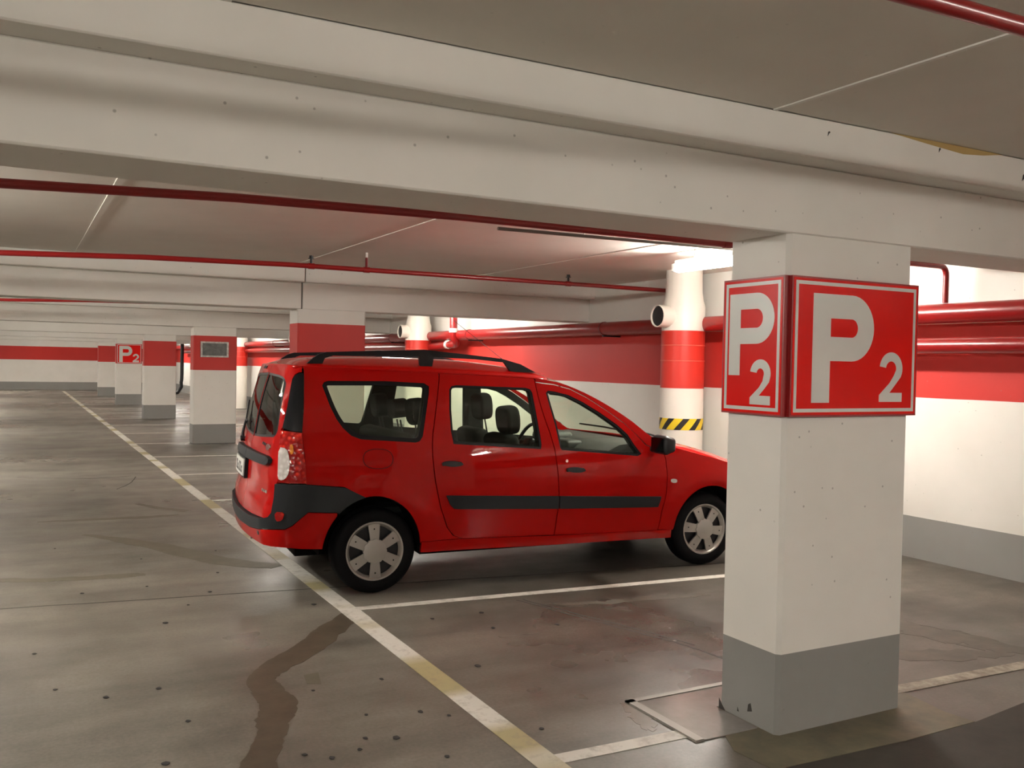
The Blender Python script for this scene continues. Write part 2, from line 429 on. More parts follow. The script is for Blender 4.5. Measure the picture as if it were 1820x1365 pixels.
# ---- ceiling of precast planks between the beams
ce = box('ceiling', XL, XW, YB, YE, ZCEIL+.06, ZCEIL+.3, 'ceil'); tag(ce, kind='structure')
xe = [XL]+[.55+2.2*n for n in range(-4, 3)]+[XW]
plank = {}
for b in range(-2, 6):
    ya = BY+BAY*b+PWY+.13; yb = BY+BAY*(b+1)-.13
    if b == -2: ya = YB
    if b == 5: yb = YE
    for i in range(len(xe)-1):
        key = (i, round(yb-ya, 3)); x0, x1 = xe[i]+.006, xe[i+1]-.006
        if key not in plank:
            v, f = box_vf(x0, x1, 0, yb-ya, 0, .06); o = mesh('ceiling_plank', v, f, 'ceil', ce); plank[key] = o.data
        else:
            o = bpy.data.objects.new('ceiling_plank', plank[key]); COL.objects.link(o); o.parent = ce
        o.location = (0, ya, ZCEIL)
        if i and b in (-1, 0, 1):
            jw = .022 if (b == 0 and abs(xe[i]-.55) < .01) else .010
            jt = box('joint_filler', xe[i]-jw, xe[i]+jw, ya, yb, ZCEIL-.006, ZCEIL+.02, 'white' if b == -1 else 'ceil', ce)

# ---- beams: web plus the slab-bearing ledge on top
bnames = {-1: 'behind the camera', 0: 'nearest, above the square signed pillar', 1: 'second one, above the red car roof', 2: 'third one, over the pillar with a grey panel',
          3: 'fourth one along the aisle', 4: 'fifth one along the aisle', 5: 'sixth one, last before the end wall'}
for b in range(-1, 6):
    y0 = BY+BAY*b; y1 = y0+PWY
    bm_ = empty('ceiling_beam', (0, y0+PWY/2, ZSOF)); tag(bm_, 'deep white concrete ceiling beam, '+bnames[b], 'beam', 'white ceiling beams')
    spans = [(XL, 2.930), (2.944, XW)] if b == 1 else [(XL, XW)]
    for a, c in spans:
        o = box('beam_web', a, c, -PWY/2, PWY/2, 0, ZLED-ZSOF, 'white', bm_, .008, 1)
        o = box('slab_ledge', a, c, -PWY/2-.13, PWY/2+.13, ZLED-ZSOF, ZCEIL-ZSOF, 'white', bm_, .006, 1)
    if b == 1: box('movement_joint', 2.930, 2.944, -PWY/2+.02, PWY/2, 0.0, ZCEIL-ZSOF, 'joint', bm_)
    if b == 0:
        # spalled pits and yellow water stain along the top of the nearest beam
        for (x, z, s) in ((4.42, .385, .035), (3.78, .44, .014), (4.70, .36, .012), (3.06, .42, .016)):
            L = [(x+s*c*random.uniform(.6, 1.1), z+s*d*random.uniform(.6, 1.1)) for c, d in ((-.5, -.9), (.1, -.3), (.9, .3), (.2, .6), (-.3, .3))]
            flat('chip', [L], lambda a, c, o: (a, -PWY/2-.1315+(-o)-.0, c), .004, 'joint', bm_)
        M['rust'] = pm('water_stain', (.48, .33, .12), .7)
        L = [(3.45, .474), (4.25, .474), (4.1, .452), (3.95, .44), (3.75, .452), (3.6, .462)]
        flat('water_stain', [L], lambda a, c, o: (a, -PWY/2-.1308-o, c), .002, 'rust', bm_)

# ---- pillars
plab = ['nearest square pillar, white over a grey foot, with the big red signs', 'square pillar with red band rising behind the roof of the red car', 'square pillar with red band and a framed grey panel',
        'square pillar with plain red band beside the one with a grey panel', 'far square pillar carrying a red parking sign', 'farthest square pillar with red band before the end wall']
pillars = []
for k in range(6):
    x0 = PX-(.085 if k == 1 else 0); y0 = BY+BAY*k
    pw = PWX+(.02 if k == 1 else 0)
    P = empty('pillar', (x0+pw/2, y0+PWY/2, 0)); tag(P, plab[k], 'pillar', 'square pillars along the aisle'); pillars.append(P)
    segs = [('base_band', 0, ZG, 'greyp'), ('shaft', ZG, ZSOF, 'white')] if k == 0 else [('base_band', 0, ZG, 'greyp'), ('shaft', ZG, ZR0, 'white'), ('red_band', ZR0, ZR1, 'redp'), ('pillar_head', ZR1, ZSOF, 'white')]
    for nm, a, c, mt in segs:
        # chamfered vertical edges
        ch = .018; X, Y = pw/2, PWY/2
        L = [(-X+ch, -Y), (X-ch, -Y), (X, -Y+ch), (X, Y-ch), (X-ch, Y), (-X+ch, Y), (-X, Y-ch), (-X, -Y+ch)]
        n = len(L); V = [(q[0], q[1], a) for q in L]+[(q[0], q[1], c) for q in L]
        F = [tuple(reversed(range(n))), tuple(range(n, 2*n))]+[(i, (i+1) % n, n+(i+1) % n, n+i) for i in range(n)]
        mesh(nm, V, F, mt, P)

X_, Y_ = -PWX/2, -PWY/2
for L in ([(.33, .0), (.378, .0), (.378, .05), (.36, .03)], [(.155, .06), (.185, .05), (.18, .085), (.165, .095)], [(.24, .03), (.252, .03), (.25, .05)]):
    flat('chip', [L], lambda a, c, o: (X_-.0012-o, Y_+a, c), .002, 'joint', pillars[0])
# ---- lettering (drawn outlines)
def letter_P(x0, y0, w, h, st):
    """capital P in a box, y up; returns loops"""
    top = y0+h; bh = h*.615; r = bh/2; cx = x0+w-r*.96; cy = top-r
    out = [(x0, y0), (x0+st, y0), (x0+st, top-bh), (cx, top-bh)]
    out += [(cx+r*.96*math.sin(a), cy-r*math.cos(a)) for a in [math.pi*i/20 for i in range(1, 20)]]
    out += [(cx, top), (x0, top)]
    ri = r-st*.98; cxi = cx
    inn = [(x0+st, top-bh+st*.98), (cxi, top-bh+st*.98)]+[(cxi+ri*.93*math.sin(a), cy-ri*math.cos(a)) for a in [math.pi*i/20 for i in range(1, 20)]]+[(cxi, top-st*.98), (x0+st, top-st*.98)]
    return [out, inn]
def figure_2(x0, y0, w, h, st):
    r = w/2; cx = x0+r; cy = y0+h-r*1.0
    o = [(cx-r*math.cos(a), cy+r*math.sin(a)) for a in [math.radians(d) for d in range(8, 200, 10)]]
    o += [(x0+w*.93, y0+h*.50), (x0+w*.72, y0+h*.36), (x0+w*.45, y0+st), (x0+w, y0+st), (x0+w, y0), (x0, y0), (x0, y0+st*.75)]
    ri = r-st
    o += [(x0+w*.45, y0+h*.38), (x0+w*.62, y0+h*.52)]
    o += [(cx-ri*math.cos(a), cy+ri*math.sin(a)) for a in [math.radians(d) for d in range(188, 0, -10)]]
    return [o]
def sign(name, origin, ux, w, h, P2, parent=None, depth=.03):
    """boxed sign: origin = lower left corner on the wall face, ux = unit vector to the right, normal = ux x z"""
    ux = Vector(ux); nz = Vector((0, 0, 1)); nn = ux.cross(nz)
    O = Vector(origin)
    def pl(d): return lambda a, b, o: tuple(ux*a+nz*b+nn*(d+o))
    S_ = empty(name, O)
    v, f = slab_vf([[(0, 0), (w, 0), (w, h), (0, h)]], pl(depth), depth-.002, 2, False); mesh('sign_box', v, f, 'sign_edge', S_)
    m = .008
    v, f = slab_vf([[(m, m), (w-m, m), (w-m, h-m), (m, h-m)]], pl(depth+.0015), .001, 2, False); mesh('sign_face', v, f, 'sign_red', S_)
    a, b = .020, .036
    v, f = slab_vf([[(a, a), (w-a, a), (w-a, h-a), (a, h-a)], [(b, b), (w-b, b), (w-b, h-b), (b, h-b)]], pl(depth+.0025), .001, 2, False); mesh('sign_border', v, f, 'sign_white', S_)
    (px, py, pw, ph, ps), (qx, qy, qw, qh, qs) = P2
    v, f = slab_vf(letter_P(px*w, py*h, pw*w, ph*h, ps*w), pl(depth+.0025), .001, 2, False); mesh('letter', v, f, 'sign_white', S_)
    v, f = slab_vf(figure_2(qx*w, qy*h, qw*w, qh*h, qs*w), pl(depth+.0025), .001, 2, False); mesh('numeral', v, f, 'sign_white', S_)
    return S_
wide = ((.155, .10, .475, .785, .135), (.685, .105, .19, .375, .052))
s1 = sign('parking_sign', (PX-.002, BY, 1.420), (1, 0, 0), PWX+.012, .620, wide)
tag(s1, 'wide red P 2 parking sign with white border on the near pillar, facing the viewer', 'sign', 'red parking signs')
s2 = sign('parking_sign', (PX, BY+PWY, 1.420), (0, -1, 0), PWY+.012, .620, ((.12, .285, .74, .605, .19), (.49, .075, .33, .33, .105)))
tag(s2, 'narrow red P 2 parking sign on the aisle side of the near pillar', 'sign', 'red parking signs')
s3 = sign('parking_sign', (PX+.01, BY+BAY*4, 1.40), (1, 0, 0), PWX-.02, .66, ((.10, .07, .52, .83, .14), (.64, .08, .25, .42, .07)), depth=.02)
tag(s3, 'small distant red P 2 parking sign on a far pillar', 'sign', 'red parking signs')
# framed grey panel on the third pillar
gp = empty('framed_panel', (3.36, BY+BAY*2, 1.80)); tag(gp, 'grey rectangular panel in a pale frame on the red band of a pillar', 'panel')
v, f = slab_vf([[(-.26, -.15), (.26, -.15), (.26, .15), (-.26, .15)], [(-.225, -.118), (.225, -.118), (.225, .118), (-.225, .118)]], lambda a, b, o: (a, -.03-o, b), .03, 1, False)
M['frame_pale'] = stain_mat('frame_pale', (.30, .28, .25), (.75, .72, .68), .4, 26); M['panel_grey'] = stain_mat('panel_grey', (.08, .085, .08), (.17, .175, .165), .25, 12)
mesh('frame', v, f, 'frame_pale', gp); box('panel', -.225, .225, -.018, -.001, -.118, .118, 'panel_grey', gp)

# ---- sprinkler pipes across the aisle
ZP = 2.53
def sprinkler_pipe(y, label, x1=XW, heads=(), zp=2.53, elbow=False):
    ZP = zp; P = empty('sprinkler_pipe', (0, y, ZP)); tag(P, label, 'pipe', 'red sprinkler pipes')
    pipe('pipe_run', [(XL, 0, -.21), (-.1, 0, -.065), (1.0, 0, -.022), (2.3, 0, 0)]+([(6.55, 0, 0)]+[tuple(q) for q in arc_pts((6.68, 0, 0), (6.60, 0, 0), (6.68, 0, -.08))]+[(6.68, 0, 2.195-ZP)] if elbow else [(x1, 0, 0)]), .024, 'pipe', P)
    for x, kind in heads:
        pipe('collar', [(x-.03, 0, 0), (x+.03, 0, 0)], .029, 'pipe', P)
        if kind == 'h':
            v, f = join_vf([tube_vf([(x, 0, .0), (x, 0, .12)], .014, 8), tube_vf([(x, 0, .12), (x, 0, ZCEIL-ZP)], .008, 6)]); mesh('hanger', v, f, 'pipe_dark', P)
            pipe('ceiling_anchor', [(x, 0, .115), (x, 0, ZCEIL-ZP)], .013, 'fit', P, 8)
        else:
            v, f = join_vf([tube_vf([(x, 0, .02), (x, 0, .07)], .012, 8), tube_vf([(x, 0, .07), (x, 0, .075)], .03, 10), tube_vf([(x, 0, .075), (x, 0, .10)], .02, 8)]); mesh('sprinkler_head', v, f, 'black', P)
    return P
sprinkler_pipe(1.50, 'dark red sprinkler pipe crossing the ceiling corner at upper right', heads=((4.2, 's'),))
sprinkler_pipe(4.95, 'dark red sprinkler pipe just behind the nearest ceiling beam, bending down at the right wall', heads=((4.35, 'h'),), zp=2.492, elbow=True)
sprinkler_pipe(8.70, 'red sprinkler pipe with upright heads in front of the second beam', heads=((2.485, 's'), (3.04, 'h'), (5.38, 's')))
sprinkler_pipe(12.95, 'red sprinkler pipe hidden just behind the second beam', heads=((5.5, 's'),))
sprinkler_pipe(16.15, 'red sprinkler pipe in front of the third ceiling beam', heads=((5.9, 's'),))
# conduit feeding the lamp
cd = pipe('cable_conduit', [(2.9, 5.62, 2.555), (5.05, 5.62, 2.575)], .012, pm('conduit', (.16, .13, .11), .5)); tag(cd, 'thin dark cable conduit running beside the red pipe to the lamp', 'conduit')
for x in (3.6, 4.2, 4.8): pipe('clip', [(x, 5.62, 2.57), (x, 5.62, ZCEIL)], .007, 'fit', cd, 6)

# ---- big red pipes along the right wall
XP = 6.68
mp = empty('wall_pipe', (XP, 18, 2.11)); tag(mp, 'thick red pipe running along the right wall at head height', 'pipe')
pipe('pipe_run', [(0, YB-18, 0), (0, 48.6-18, 0)], .082, 'pipe', mp, 24)
for y in (-2, 2.6, 5.9, 9.9, 13.9, 17.5, 22, 27, 33):
    v, f = join_vf([tube_vf([(0, y-18-.02, 0), (0, y-18+.02, 0)], .088, 24)]); mesh('coupling', v, f, 'pipe_dark', mp, smooth=40)
    box('bracket', -.02, XW-XP, y-18-.012, y-18+.012, -.105, -.085, 'black', mp)
lp = empty('wall_pipe', (XP+.02, 5, 1.845)); tag(lp, 'lower red pipe on the right wall behind the near pillar', 'pipe')
pipe('pipe_run', [(0, YB-5, 0), (0, 1.05, 0)]+arc_pts((0, 1.30, 0), (0, 1.15, 0), (.15, 1.30, 0)), .062, 'pipe', lp, 20)
lp2 = empty('wall_pipe', (XP, 14.3, 1.95)); tag(lp2, 'lower red pipe that bends up to the ceiling behind the red car', 'pipe')
pth = [(0, 30, -.06), (0, 1.1, -.03), (0, .35, 0)]+arc_pts((0, .0, 0), (0, .25, 0), (-.10, .03, .12))+[(-.10, .03, .25), (-.10, .03, .75)]
pipe('pipe_run', pth, .065, 'pipe', lp2, 18)
for a, c in (((0, .42, 0), (0, .50, 0)), ((-.10, .03, .20), (-.10, .03, .27)), ((-.10, .03, .55), (-.10, .03, .60))): pipe('coupling', [a, c], .076, 'fit', lp2, 16)

# ---- round ducts with red band and an outlet
def stripe_mat():
    m, nt, b = new_mat('hazard_tape'); tc = nt.nodes.new('ShaderNodeTexCoord')
    s = nt.nodes.new('ShaderNodeSeparateXYZ'); nt.links.new(tc.outputs['Object'], s.inputs[0])
    ang = math_n(nt, 'ARCTAN2', s.outputs[1], s.outputs[0])
    k = math_n(nt, 'FRACT', math_n(nt, 'ADD', math_n(nt, 'MULTIPLY', ang, 1.432), math_n(nt, 'MULTIPLY', s.outputs[2], -5.0)))
    c = ramp(nt, k, [(0, (.82, .60, .02)), (.56, (.015, .014, .012))], 'CONSTANT')
    nt.links.new(c, b.inputs['Base Color']); b.inputs['Roughness'].default_value = .45; return m
M['tape'] = stripe_mat()
M['duct_w'] = pm('duct_white', (.80, .76, .68), .42); M['duct_r'] = pm('duct_red', (.60, .03, .018), .42)
dlab = ['white round duct with red band and yellow black tape beside the car bonnet', 'white round duct with red band seen over the car roof', 'round duct partly hidden just right of the grey panel pillar',
        'slim looking far round duct beside a black hose', 'farthest round duct near the end wall']
for k in range(5):
    D = empty('ventilation_duct', (6.52, 8.10+BAY*k, 0)); tag(D, dlab[k], 'duct', 'round ducts along the right wall')
    R = .238
    for nm, prof, mt in (('duct_foot', [(R, 0), (R, 1.40)], 'duct_w'), ('red_band', [(R+.002, 1.40), (R+.002, 2.03)], 'duct_r'),
                         ('duct_head', [(R, 2.03), (R, 2.30), (R-.02, 2.36), (R-.035, 2.46), (R-.04, ZCEIL)], 'duct_w')):
        v, f = lathe_vf(prof, 40); mesh(nm, v, f, mt, D, smooth=30)
    for z in (1.70, 1.87):
        v, f = lathe_vf([(R+.002, z-.006), (R+.006, z-.003), (R+.006, z+.003), (R+.002, z+.006)], 40); mesh('seam_ring', v, f, pm('duct_seam', (.70, .12, .08), .4) if (k == 0 and z == 1.70) else bpy.data.materials['duct_seam'], D, smooth=30)
    v, f = join_vf([lathe_vf([(.122, -.15), (.122, -.365), (.112, -.365), (.112, -.30)], 28, 'X')]); v = [(a, b, c+2.185) for a, b, c in v]; mesh('outlet', v, f, 'duct_w', D, smooth=30)
    v, f = lathe_vf([(.111, -.345), (.0005, -.345)], 28, 'X'); v = [(a, b, c+2.185) for a, b, c in v]; mesh('outlet_grille', v, f, 'black', D)
    if k == 0:
        v, f = lathe_vf([(R+.0025, .945), (R+.0035, .946), (R+.0035, 1.069), (R+.0025, 1.07)], 48); mesh('hazard_tape', v, f, 'tape', D, smooth=30)
# black hose on the wall far behind
hs = pipe('black_hose', [(6.45, 42.6, 2.4), (6.45, 42.6, 1.2)]+[tuple(q) for q in arc_pts((6.45, 42.6, .6), (6.45, 42.6, 1.0), (6.42, 42.6, .55))]+[(6.42, 42.5, .35), (6.25, 42.4, .1), (6.05, 42.3, .06)], .075, 'black')
tag(hs, 'black hanging hose with a bent foot between far pillars', 'hose')

# ---- fluorescent lamps
def lamp(x, y, label, L=1.5, tm='tube'):
    Q = empty('fluorescent_lamp', (x, y, 2.56)); tag(Q, label, 'lamp', 'fluorescent ceiling lamps')
    box('housing', -.032, .032, -L/2, L/2, .03, .065, 'housing', Q, .006, 1)
    for s in (-1, 1):
        box('end_cap', -.05, .05, s*L/2-.02, s*L/2+.02, -.045, .03, 'housing', Q, .006, 1)
        pipe('hanger', [(0, s*L*.33, .06), (0, s*L*.33, ZCEIL-2.56)], .006, 'housing', Q, 6)
    v, f = tube_vf([(0, -L/2+.02, -.008), (0, L/2-.02, -.008)], .042, 14); mesh('tube', v, f, tm, Q, smooth=40)
    return Q
llab = {-1: 'behind the camera', 0: 'over the bonnet of the red car beside the white duct', 1: 'in the second bay behind the ceiling beam', 2: 'in the third bay over empty stalls', 3: 'in the fourth bay over empty stalls',
        4: 'in the fifth bay over empty stalls', 5: 'in the last bay near the end wall'}
for k in range(-1, 6): lamp(5.42, 6.10+BAY*k, 'fluorescent tube lamp '+llab[k]+', right side')
nth = ('first', 'second', 'third', 'fourth', 'fifth', 'sixth', 'seventh', 'eighth', 'ninth', 'tenth', 'eleventh', 'twelfth', 'thirteenth', 'fourteenth', 'fifteenth', 'sixteenth')
for n in range(-2, 6): lamp(-1.75, 6.60+BAY*n, 'fluorescent tube lamp along the left edge of the aisle, %s from the front wall' % nth[n+2], tm='tube2')

# ================================================================== THE RED ESTATE CAR
def pch(tab):
    xs = [a for a, _ in tab]; ys = [b for _, b in tab]; n = len(xs)
    d = [(ys[i+1]-ys[i])/(xs[i+1]-xs[i]) for i in range(n-1)]
    m = [d[0]]+[0 if d[i-1]*d[i] <= 0 else 2*d[i-1]*d[i]/(d[i-1]+d[i]) for i in range(1, n-1)]+[d[-1]]
    def F(x):
        if x <= xs[0]: return ys[0]+m[0]*(x-xs[0])
        if x >= xs[-1]: return ys[-1]+m[-1]*(x-xs[-1])
        i = 0
        while x > xs[i+1]: i += 1
        h = xs[i+1]-xs[i]; t = (x-xs[i])/h
        return (2*t**3-3*t*t+1)*ys[i]+(t**3-2*t*t+t)*h*m[i]+(-2*t**3+3*t*t)*ys[i+1]+(t**3-t*t)*h*m[i+1]
    return F
HWZ = pch([(.15, .775), (.25, .80), (.40, .828), (.6, .842), (.75, .843), (.9, .833), (1.0, .818), (1.1, .797), (1.3, .748), (1.5, .690), (1.6, .655), (1.68, .62)])
XR0 = pch([(.2, -.715), (.35, -.780), (.5, -.800), (.62, -.795), (.7, -.772), (.9, -.760), (1.1, -.724), (1.3, -.69), (1.5, -.635), (1.6, -.595), (1.66, -.55)])
XC, LC, WB, WZ = -.50, .25, 2.79, .30
def hw(x, z):
    w = HWZ(z)
    if x > 2.0: w -= .10*((x-2.0)/1.5)**2
    if x < .2: w -= .012*((x-.2)/.7)**2
    for wx in (-.02, WB+.04):
        r = math.hypot(x-wx, z-WZ); w += .018*math.exp(-((r-.41)/.075)**2)
    w -= .006*math.exp(-((z-.47)/.05)**2) if .4 < x < 2.4 else 0
    return w
def xr(y, z): return XR0(z)+.032*(y/.6)**2
def ycor(z): return HWZ(z)-.172
def S(u, z, off=0.0):
    """near flank: u = x on the side, wraps round the rear corner to the rear centre at u = -1.42"""
    if u >= XC: return (u, -hw(u, z)-off, z)
    yc = ycor(z); s = XC-LC-u
    if s <= 0:
        t = (XC-u)/LC*math.pi/2; w = hw(XC, z); a = XC-xr(yc, z); b = w-yc; e = .85
        return (XC-(a+off)*max(0, math.sin(t))**e, -(yc+(b+off)*max(0, math.cos(t))**e), z)
    y = -yc*(1-s/.67)
    return (xr(y, z)-off, y, z)
def R(y, z, off=0.0):
    yc = ycor(z); ay = abs(y)
    if ay <= yc: return (xr(y, z)-off, y, z)
    w = hw(XC, z); a = XC-xr(yc, z); b = w-yc; e = .85
    c = min(1, (ay-yc)/b)**(1/e); s = math.sqrt(max(0, 1-c*c))
    return (XC-(a+off)*s**e, y, z)

def car_paint():
    m, nt, b = new_mat('car_paint_red')
    b.inputs['Base Color'].default_value = (.44, .0022, .0012, 1); b.inputs['Roughness'].default_value = .5; b.inputs['Specular IOR Level'].default_value = .04
    b.inputs['Coat Weight'].default_value = .75; b.inputs['Coat IOR'].default_value = 1.34; b.inputs['Coat Roughness'].default_value = .03; return m
M['red'] = car_paint()
M['trim'] = pm('black_trim', (.006, .007, .009), .38, spec=.28)
M['bump'] = pm('bumper_plastic', (.018, .021, .024), .5, spec=.3)
M['rubber'] = pm('rubber', (.004, .004, .005), .7, spec=.15)
M['silver'] = pm('wheel_silver', (.47, .45, .42), .38, .55)
M['chrome'] = pm('chrome', (.75, .74, .72), .15, 1)
M['mirror'] = pm('mirror_face', (.03, .03, .035), .1, 1); M['fabric'] = pm('seat_fabric', (.020, .021, .019), .9, spec=.15)
M['dash'] = pm('dash_plastic', (.055, .058, .060), .55)
M['lining'] = pm('lining', (.016, .018, .016), .85, spec=.15)
M['headliner'] = pm('headliner', (.20, .20, .18), .9)
M['plate'] = pm('number_plate', (.78, .77, .72), .4); M['ink'] = pm('plate_ink', (.03, .03, .03), .5)
M['under'] = pm('underbody', (.004, .004, .004), .8, spec=.1)
def glass(name, tint, gl):
    m = bpy.data.materials.new(name); m.use_nodes = True; nt = m.node_tree; nt.nodes.clear()
    o = nt.nodes.new('ShaderNodeOutputMaterial'); t = nt.nodes.new('ShaderNodeBsdfTransparent'); t.inputs[0].default_value = (*tint, 1)
    g = nt.nodes.new('ShaderNodeBsdfGlossy'); g.inputs['Roughness'].default_value = .02
    lw = nt.nodes.new('ShaderNodeLayerWeight'); lw.inputs[0].default_value = .5
    f = N(nt, 'ShaderNodeMath', operation='MULTIPLY_ADD'); nt.links.new(math_n(nt, 'POWER', lw.outputs['Facing'], 4.0), f.inputs[0]); f.inputs[1].default_value = .35; f.inputs[2].default_value = gl
    x = nt.nodes.new('ShaderNodeMixShader'); nt.links.new(f.outputs[0], x.inputs[0]); nt.links.new(t.outputs[0], x.inputs[1]); nt.links.new(g.outputs[0], x.inputs[2]); nt.links.new(x.outputs[0], o.inputs[0])
    return m
M['glass'] = glass('window_glass', (.92, .96, .90), .025)
M['glass_r'] = glass('rear_glass', (.55, .60, .54), .12)
def lens_mat(name, a, b2, rough=.12):
    m, nt, b = new_mat(name); tc = nt.nodes.new('ShaderNodeTexCoord')
    v = N(nt, 'ShaderNodeTexVoronoi', Scale=28.0); nt.links.new(tc.outputs['Object'], v.inputs['Vector'])
    nt.links.new(ramp(nt, v.outputs['Distance'], [(.1, b2), (.5, a)]), b.inputs['Base Color']); b.inputs['Roughness'].default_value = rough
    b.inputs['Coat Weight'].default_value = .35; bump(nt, b, v.outputs['Distance'], .5, .01); return m
M['lens'] = lens_mat('lamp_red', (.42, .004, .003), (.92, .04, .02)); M['lens_c'] = lens_mat('lamp_clear', (.70, .66, .62), (.92, .90, .86)); M['lens_o'] = lens_mat('lamp_amber', (.80, .22, .02), (.9, .35, .05))

CAR = empty('estate_car', (2.2804, 6.8796, 0), math.radians(-4.2))
tag(CAR, 'red estate car with black bumper and roof rails parked in a stall', 'car')
SIDES = (1, -1)          # 1 = side towards the camera, -1 = far side
G = .0035                # half panel gap

def side_panel(name, loops, mat, parent, sgn, off=0, t=.02, d=.055, fn=S):
    v, f = slab_vf(loops, lambda a, b, o: fn(a, b, off+o), t, d, True, sgn)
    return mesh(name, v, f, mat, parent, smooth=38)
def arch(cx, a, b, t0, t1, n=18):
    return [(cx+a*math.cos(math.radians(t0+(t1-t0)*i/n)), WZ+b*math.sin(math.radians(t0+(t1-t0)*i/n))) for i in range(n+1)]
RA = (-.03, .355, .397); FA = (WB+.04, .362, .362)
GUT = pch([(-.5, 1.585), (-.2, 1.572), (.3, 1.556), (.5, 1.551), (1.26, 1.522), (1.45, 1.497), (1.60, 1.450), (1.75, 1.385), (1.917, 1.297), (2.093, 1.187), (2.21, 1.098), (2.32, 1.030)])

# outlines in (length, height), metres from the rear axle
q_rd = [(.492, 1.515), (.470, 1.40), (.440, 1.25), (.412, 1.113), (.403, 1.02), (.404, .943), (.421, .783), (.464, .595), (.523, .441), (.573, .381), (.640, .358)]
rd_fd = [(1.262, 1.505), (1.275, 1.40), (1.293, 1.308), (1.322, 1.20), (1.353, 1.101), (1.381, .984), (1.404, .789), (1.412, .657), (1.409, .525), (1.389, .338)]
fd_f = [(2.352, .950), (2.373, .895), (2.387, .756), (2.381, .618), (2.348, .48), (2.322, .326)]
door_top_f = [(1.32, 1.484), (1.42, 1.474), (1.56, 1.440), (1.70, 1.374), (1.85, 1.284), (2.00, 1.182), (2.10, 1.095), (2.19, 1.005)]
win_q = [(-.367, 1.455), (-.353, 1.478), (-.327, 1.487), (.09, 1.49), (.373, 1.478), (.409, 1.455), (.406, 1.415), (.337, 1.10), (.312, 1.066), (.279, 1.058), (.063, 1.074), (-.113, 1.086), (-.181, 1.112), (-.239, 1.167), (-.279, 1.226), (-.318, 1.31)]
win_r = [(.562, 1.434), (.580, 1.458), (.619, 1.466), (1.179, 1.451), (1.216, 1.440), (1.232, 1.412), (1.274, 1.025), (1.265, .993), (.566, 1.043), (.552, 1.136), (.550, 1.284)]
win_f = [(1.346, 1.413), (1.366, 1.431), (1.425, 1.424), (1.542, 1.397), (1.657, 1.344), (1.801, 1.262), (1.945, 1.167), (2.032, 1.092), (2.086, 1.01), (2.145, .938), (2.111, .922), (1.439, .983), (1.426, 1.002), (1.397, 1.178), (1.367, 1.308)]

quarter = arch(*RA, 101, 0, 22)
quarter = [(RA[0]+RA[1]*math.cos(math.radians(a)), WZ+RA[2]*math.sin(math.radians(a))) for a in range(102, 1, -6)]+[(.326, .355)]
quarter += list(reversed([(x-G, z) for x, z in q_rd]))[0:]
quarter += [(.488, 1.552), (.3, 1.556), (0, 1.563), (-.2, 1.572), (-.36, 1.578), (-.488, 1.585), (-.485, 1.537), (-.495, 1.35), (-.508, 1.14), (-.503, 1.03), (-.492, .792), (-.36, .778), (-.232, .766)]
RARC = lambda a0, a1: [(RA[0]+RA[1]*math.cos(math.radians(a)), WZ+RA[2]*math.sin(math.radians(a))) for a in range(a0, a1, -6)]
blk = [(-1.42, .440), (-1.0, .455), (-.80, .475), (-.66, .495), (-.569, .498), (-.541, .520), (-.508, .575), (-.481, .607), (-.40, .603), (-.290, .598)]
bump_half = [(-.093, .692), (-.232, .762), (-.492, .788), (-.56, .792), (-.638, .797), (-.640, .70), (-.637, .605), (-.655, .575), (-.72, .555), (-1.0, .535), (-1.42, .530)]+blk+RARC(134, 101)
val_half = RARC(173, 134)+[(x, z-.006) for x, z in reversed(blk)]+[(-1.42, .372), (-1.0, .376), (-.70, .380), (-.583, .372), (-.511, .358)]
sill = [(.335, .350), (.640, .352), (1.389, .331), (2.322, .318), (2.455, .318), (2.462, .250), (1.35, .258), (.335, .272)]
fender = list(reversed([(x+G, z) for x, z in fd_f]))+[(2.33, 1.028), (2.45, .985), (2.65, .935), (2.865, .885), (3.0, .848), (3.12, .805), (3.16, .70), (3.20, .60), (3.20, .50), (3.21, .34)]
fender += [(FA[0]+FA[1]*math.cos(math.radians(a)), WZ+FA[2]*math.sin(math.radians(a))) for a in range(6, 178, 7)]+[(2.462, .318)]
apil = [(1.27, GUT(1.27))]+[(x, GUT(x)) for x in (1.36, 1.45, 1.53, 1.60, 1.68, 1.75, 1.83, 1.917, 2.0, 2.093, 2.15, 2.21, 2.27, 2.325)]+[(2.345, .957), (2.20, 1.008)]+[(x+.003, z+.006) for x, z in reversed(door_top_f[:-1])]+[(1.27, 1.498)]

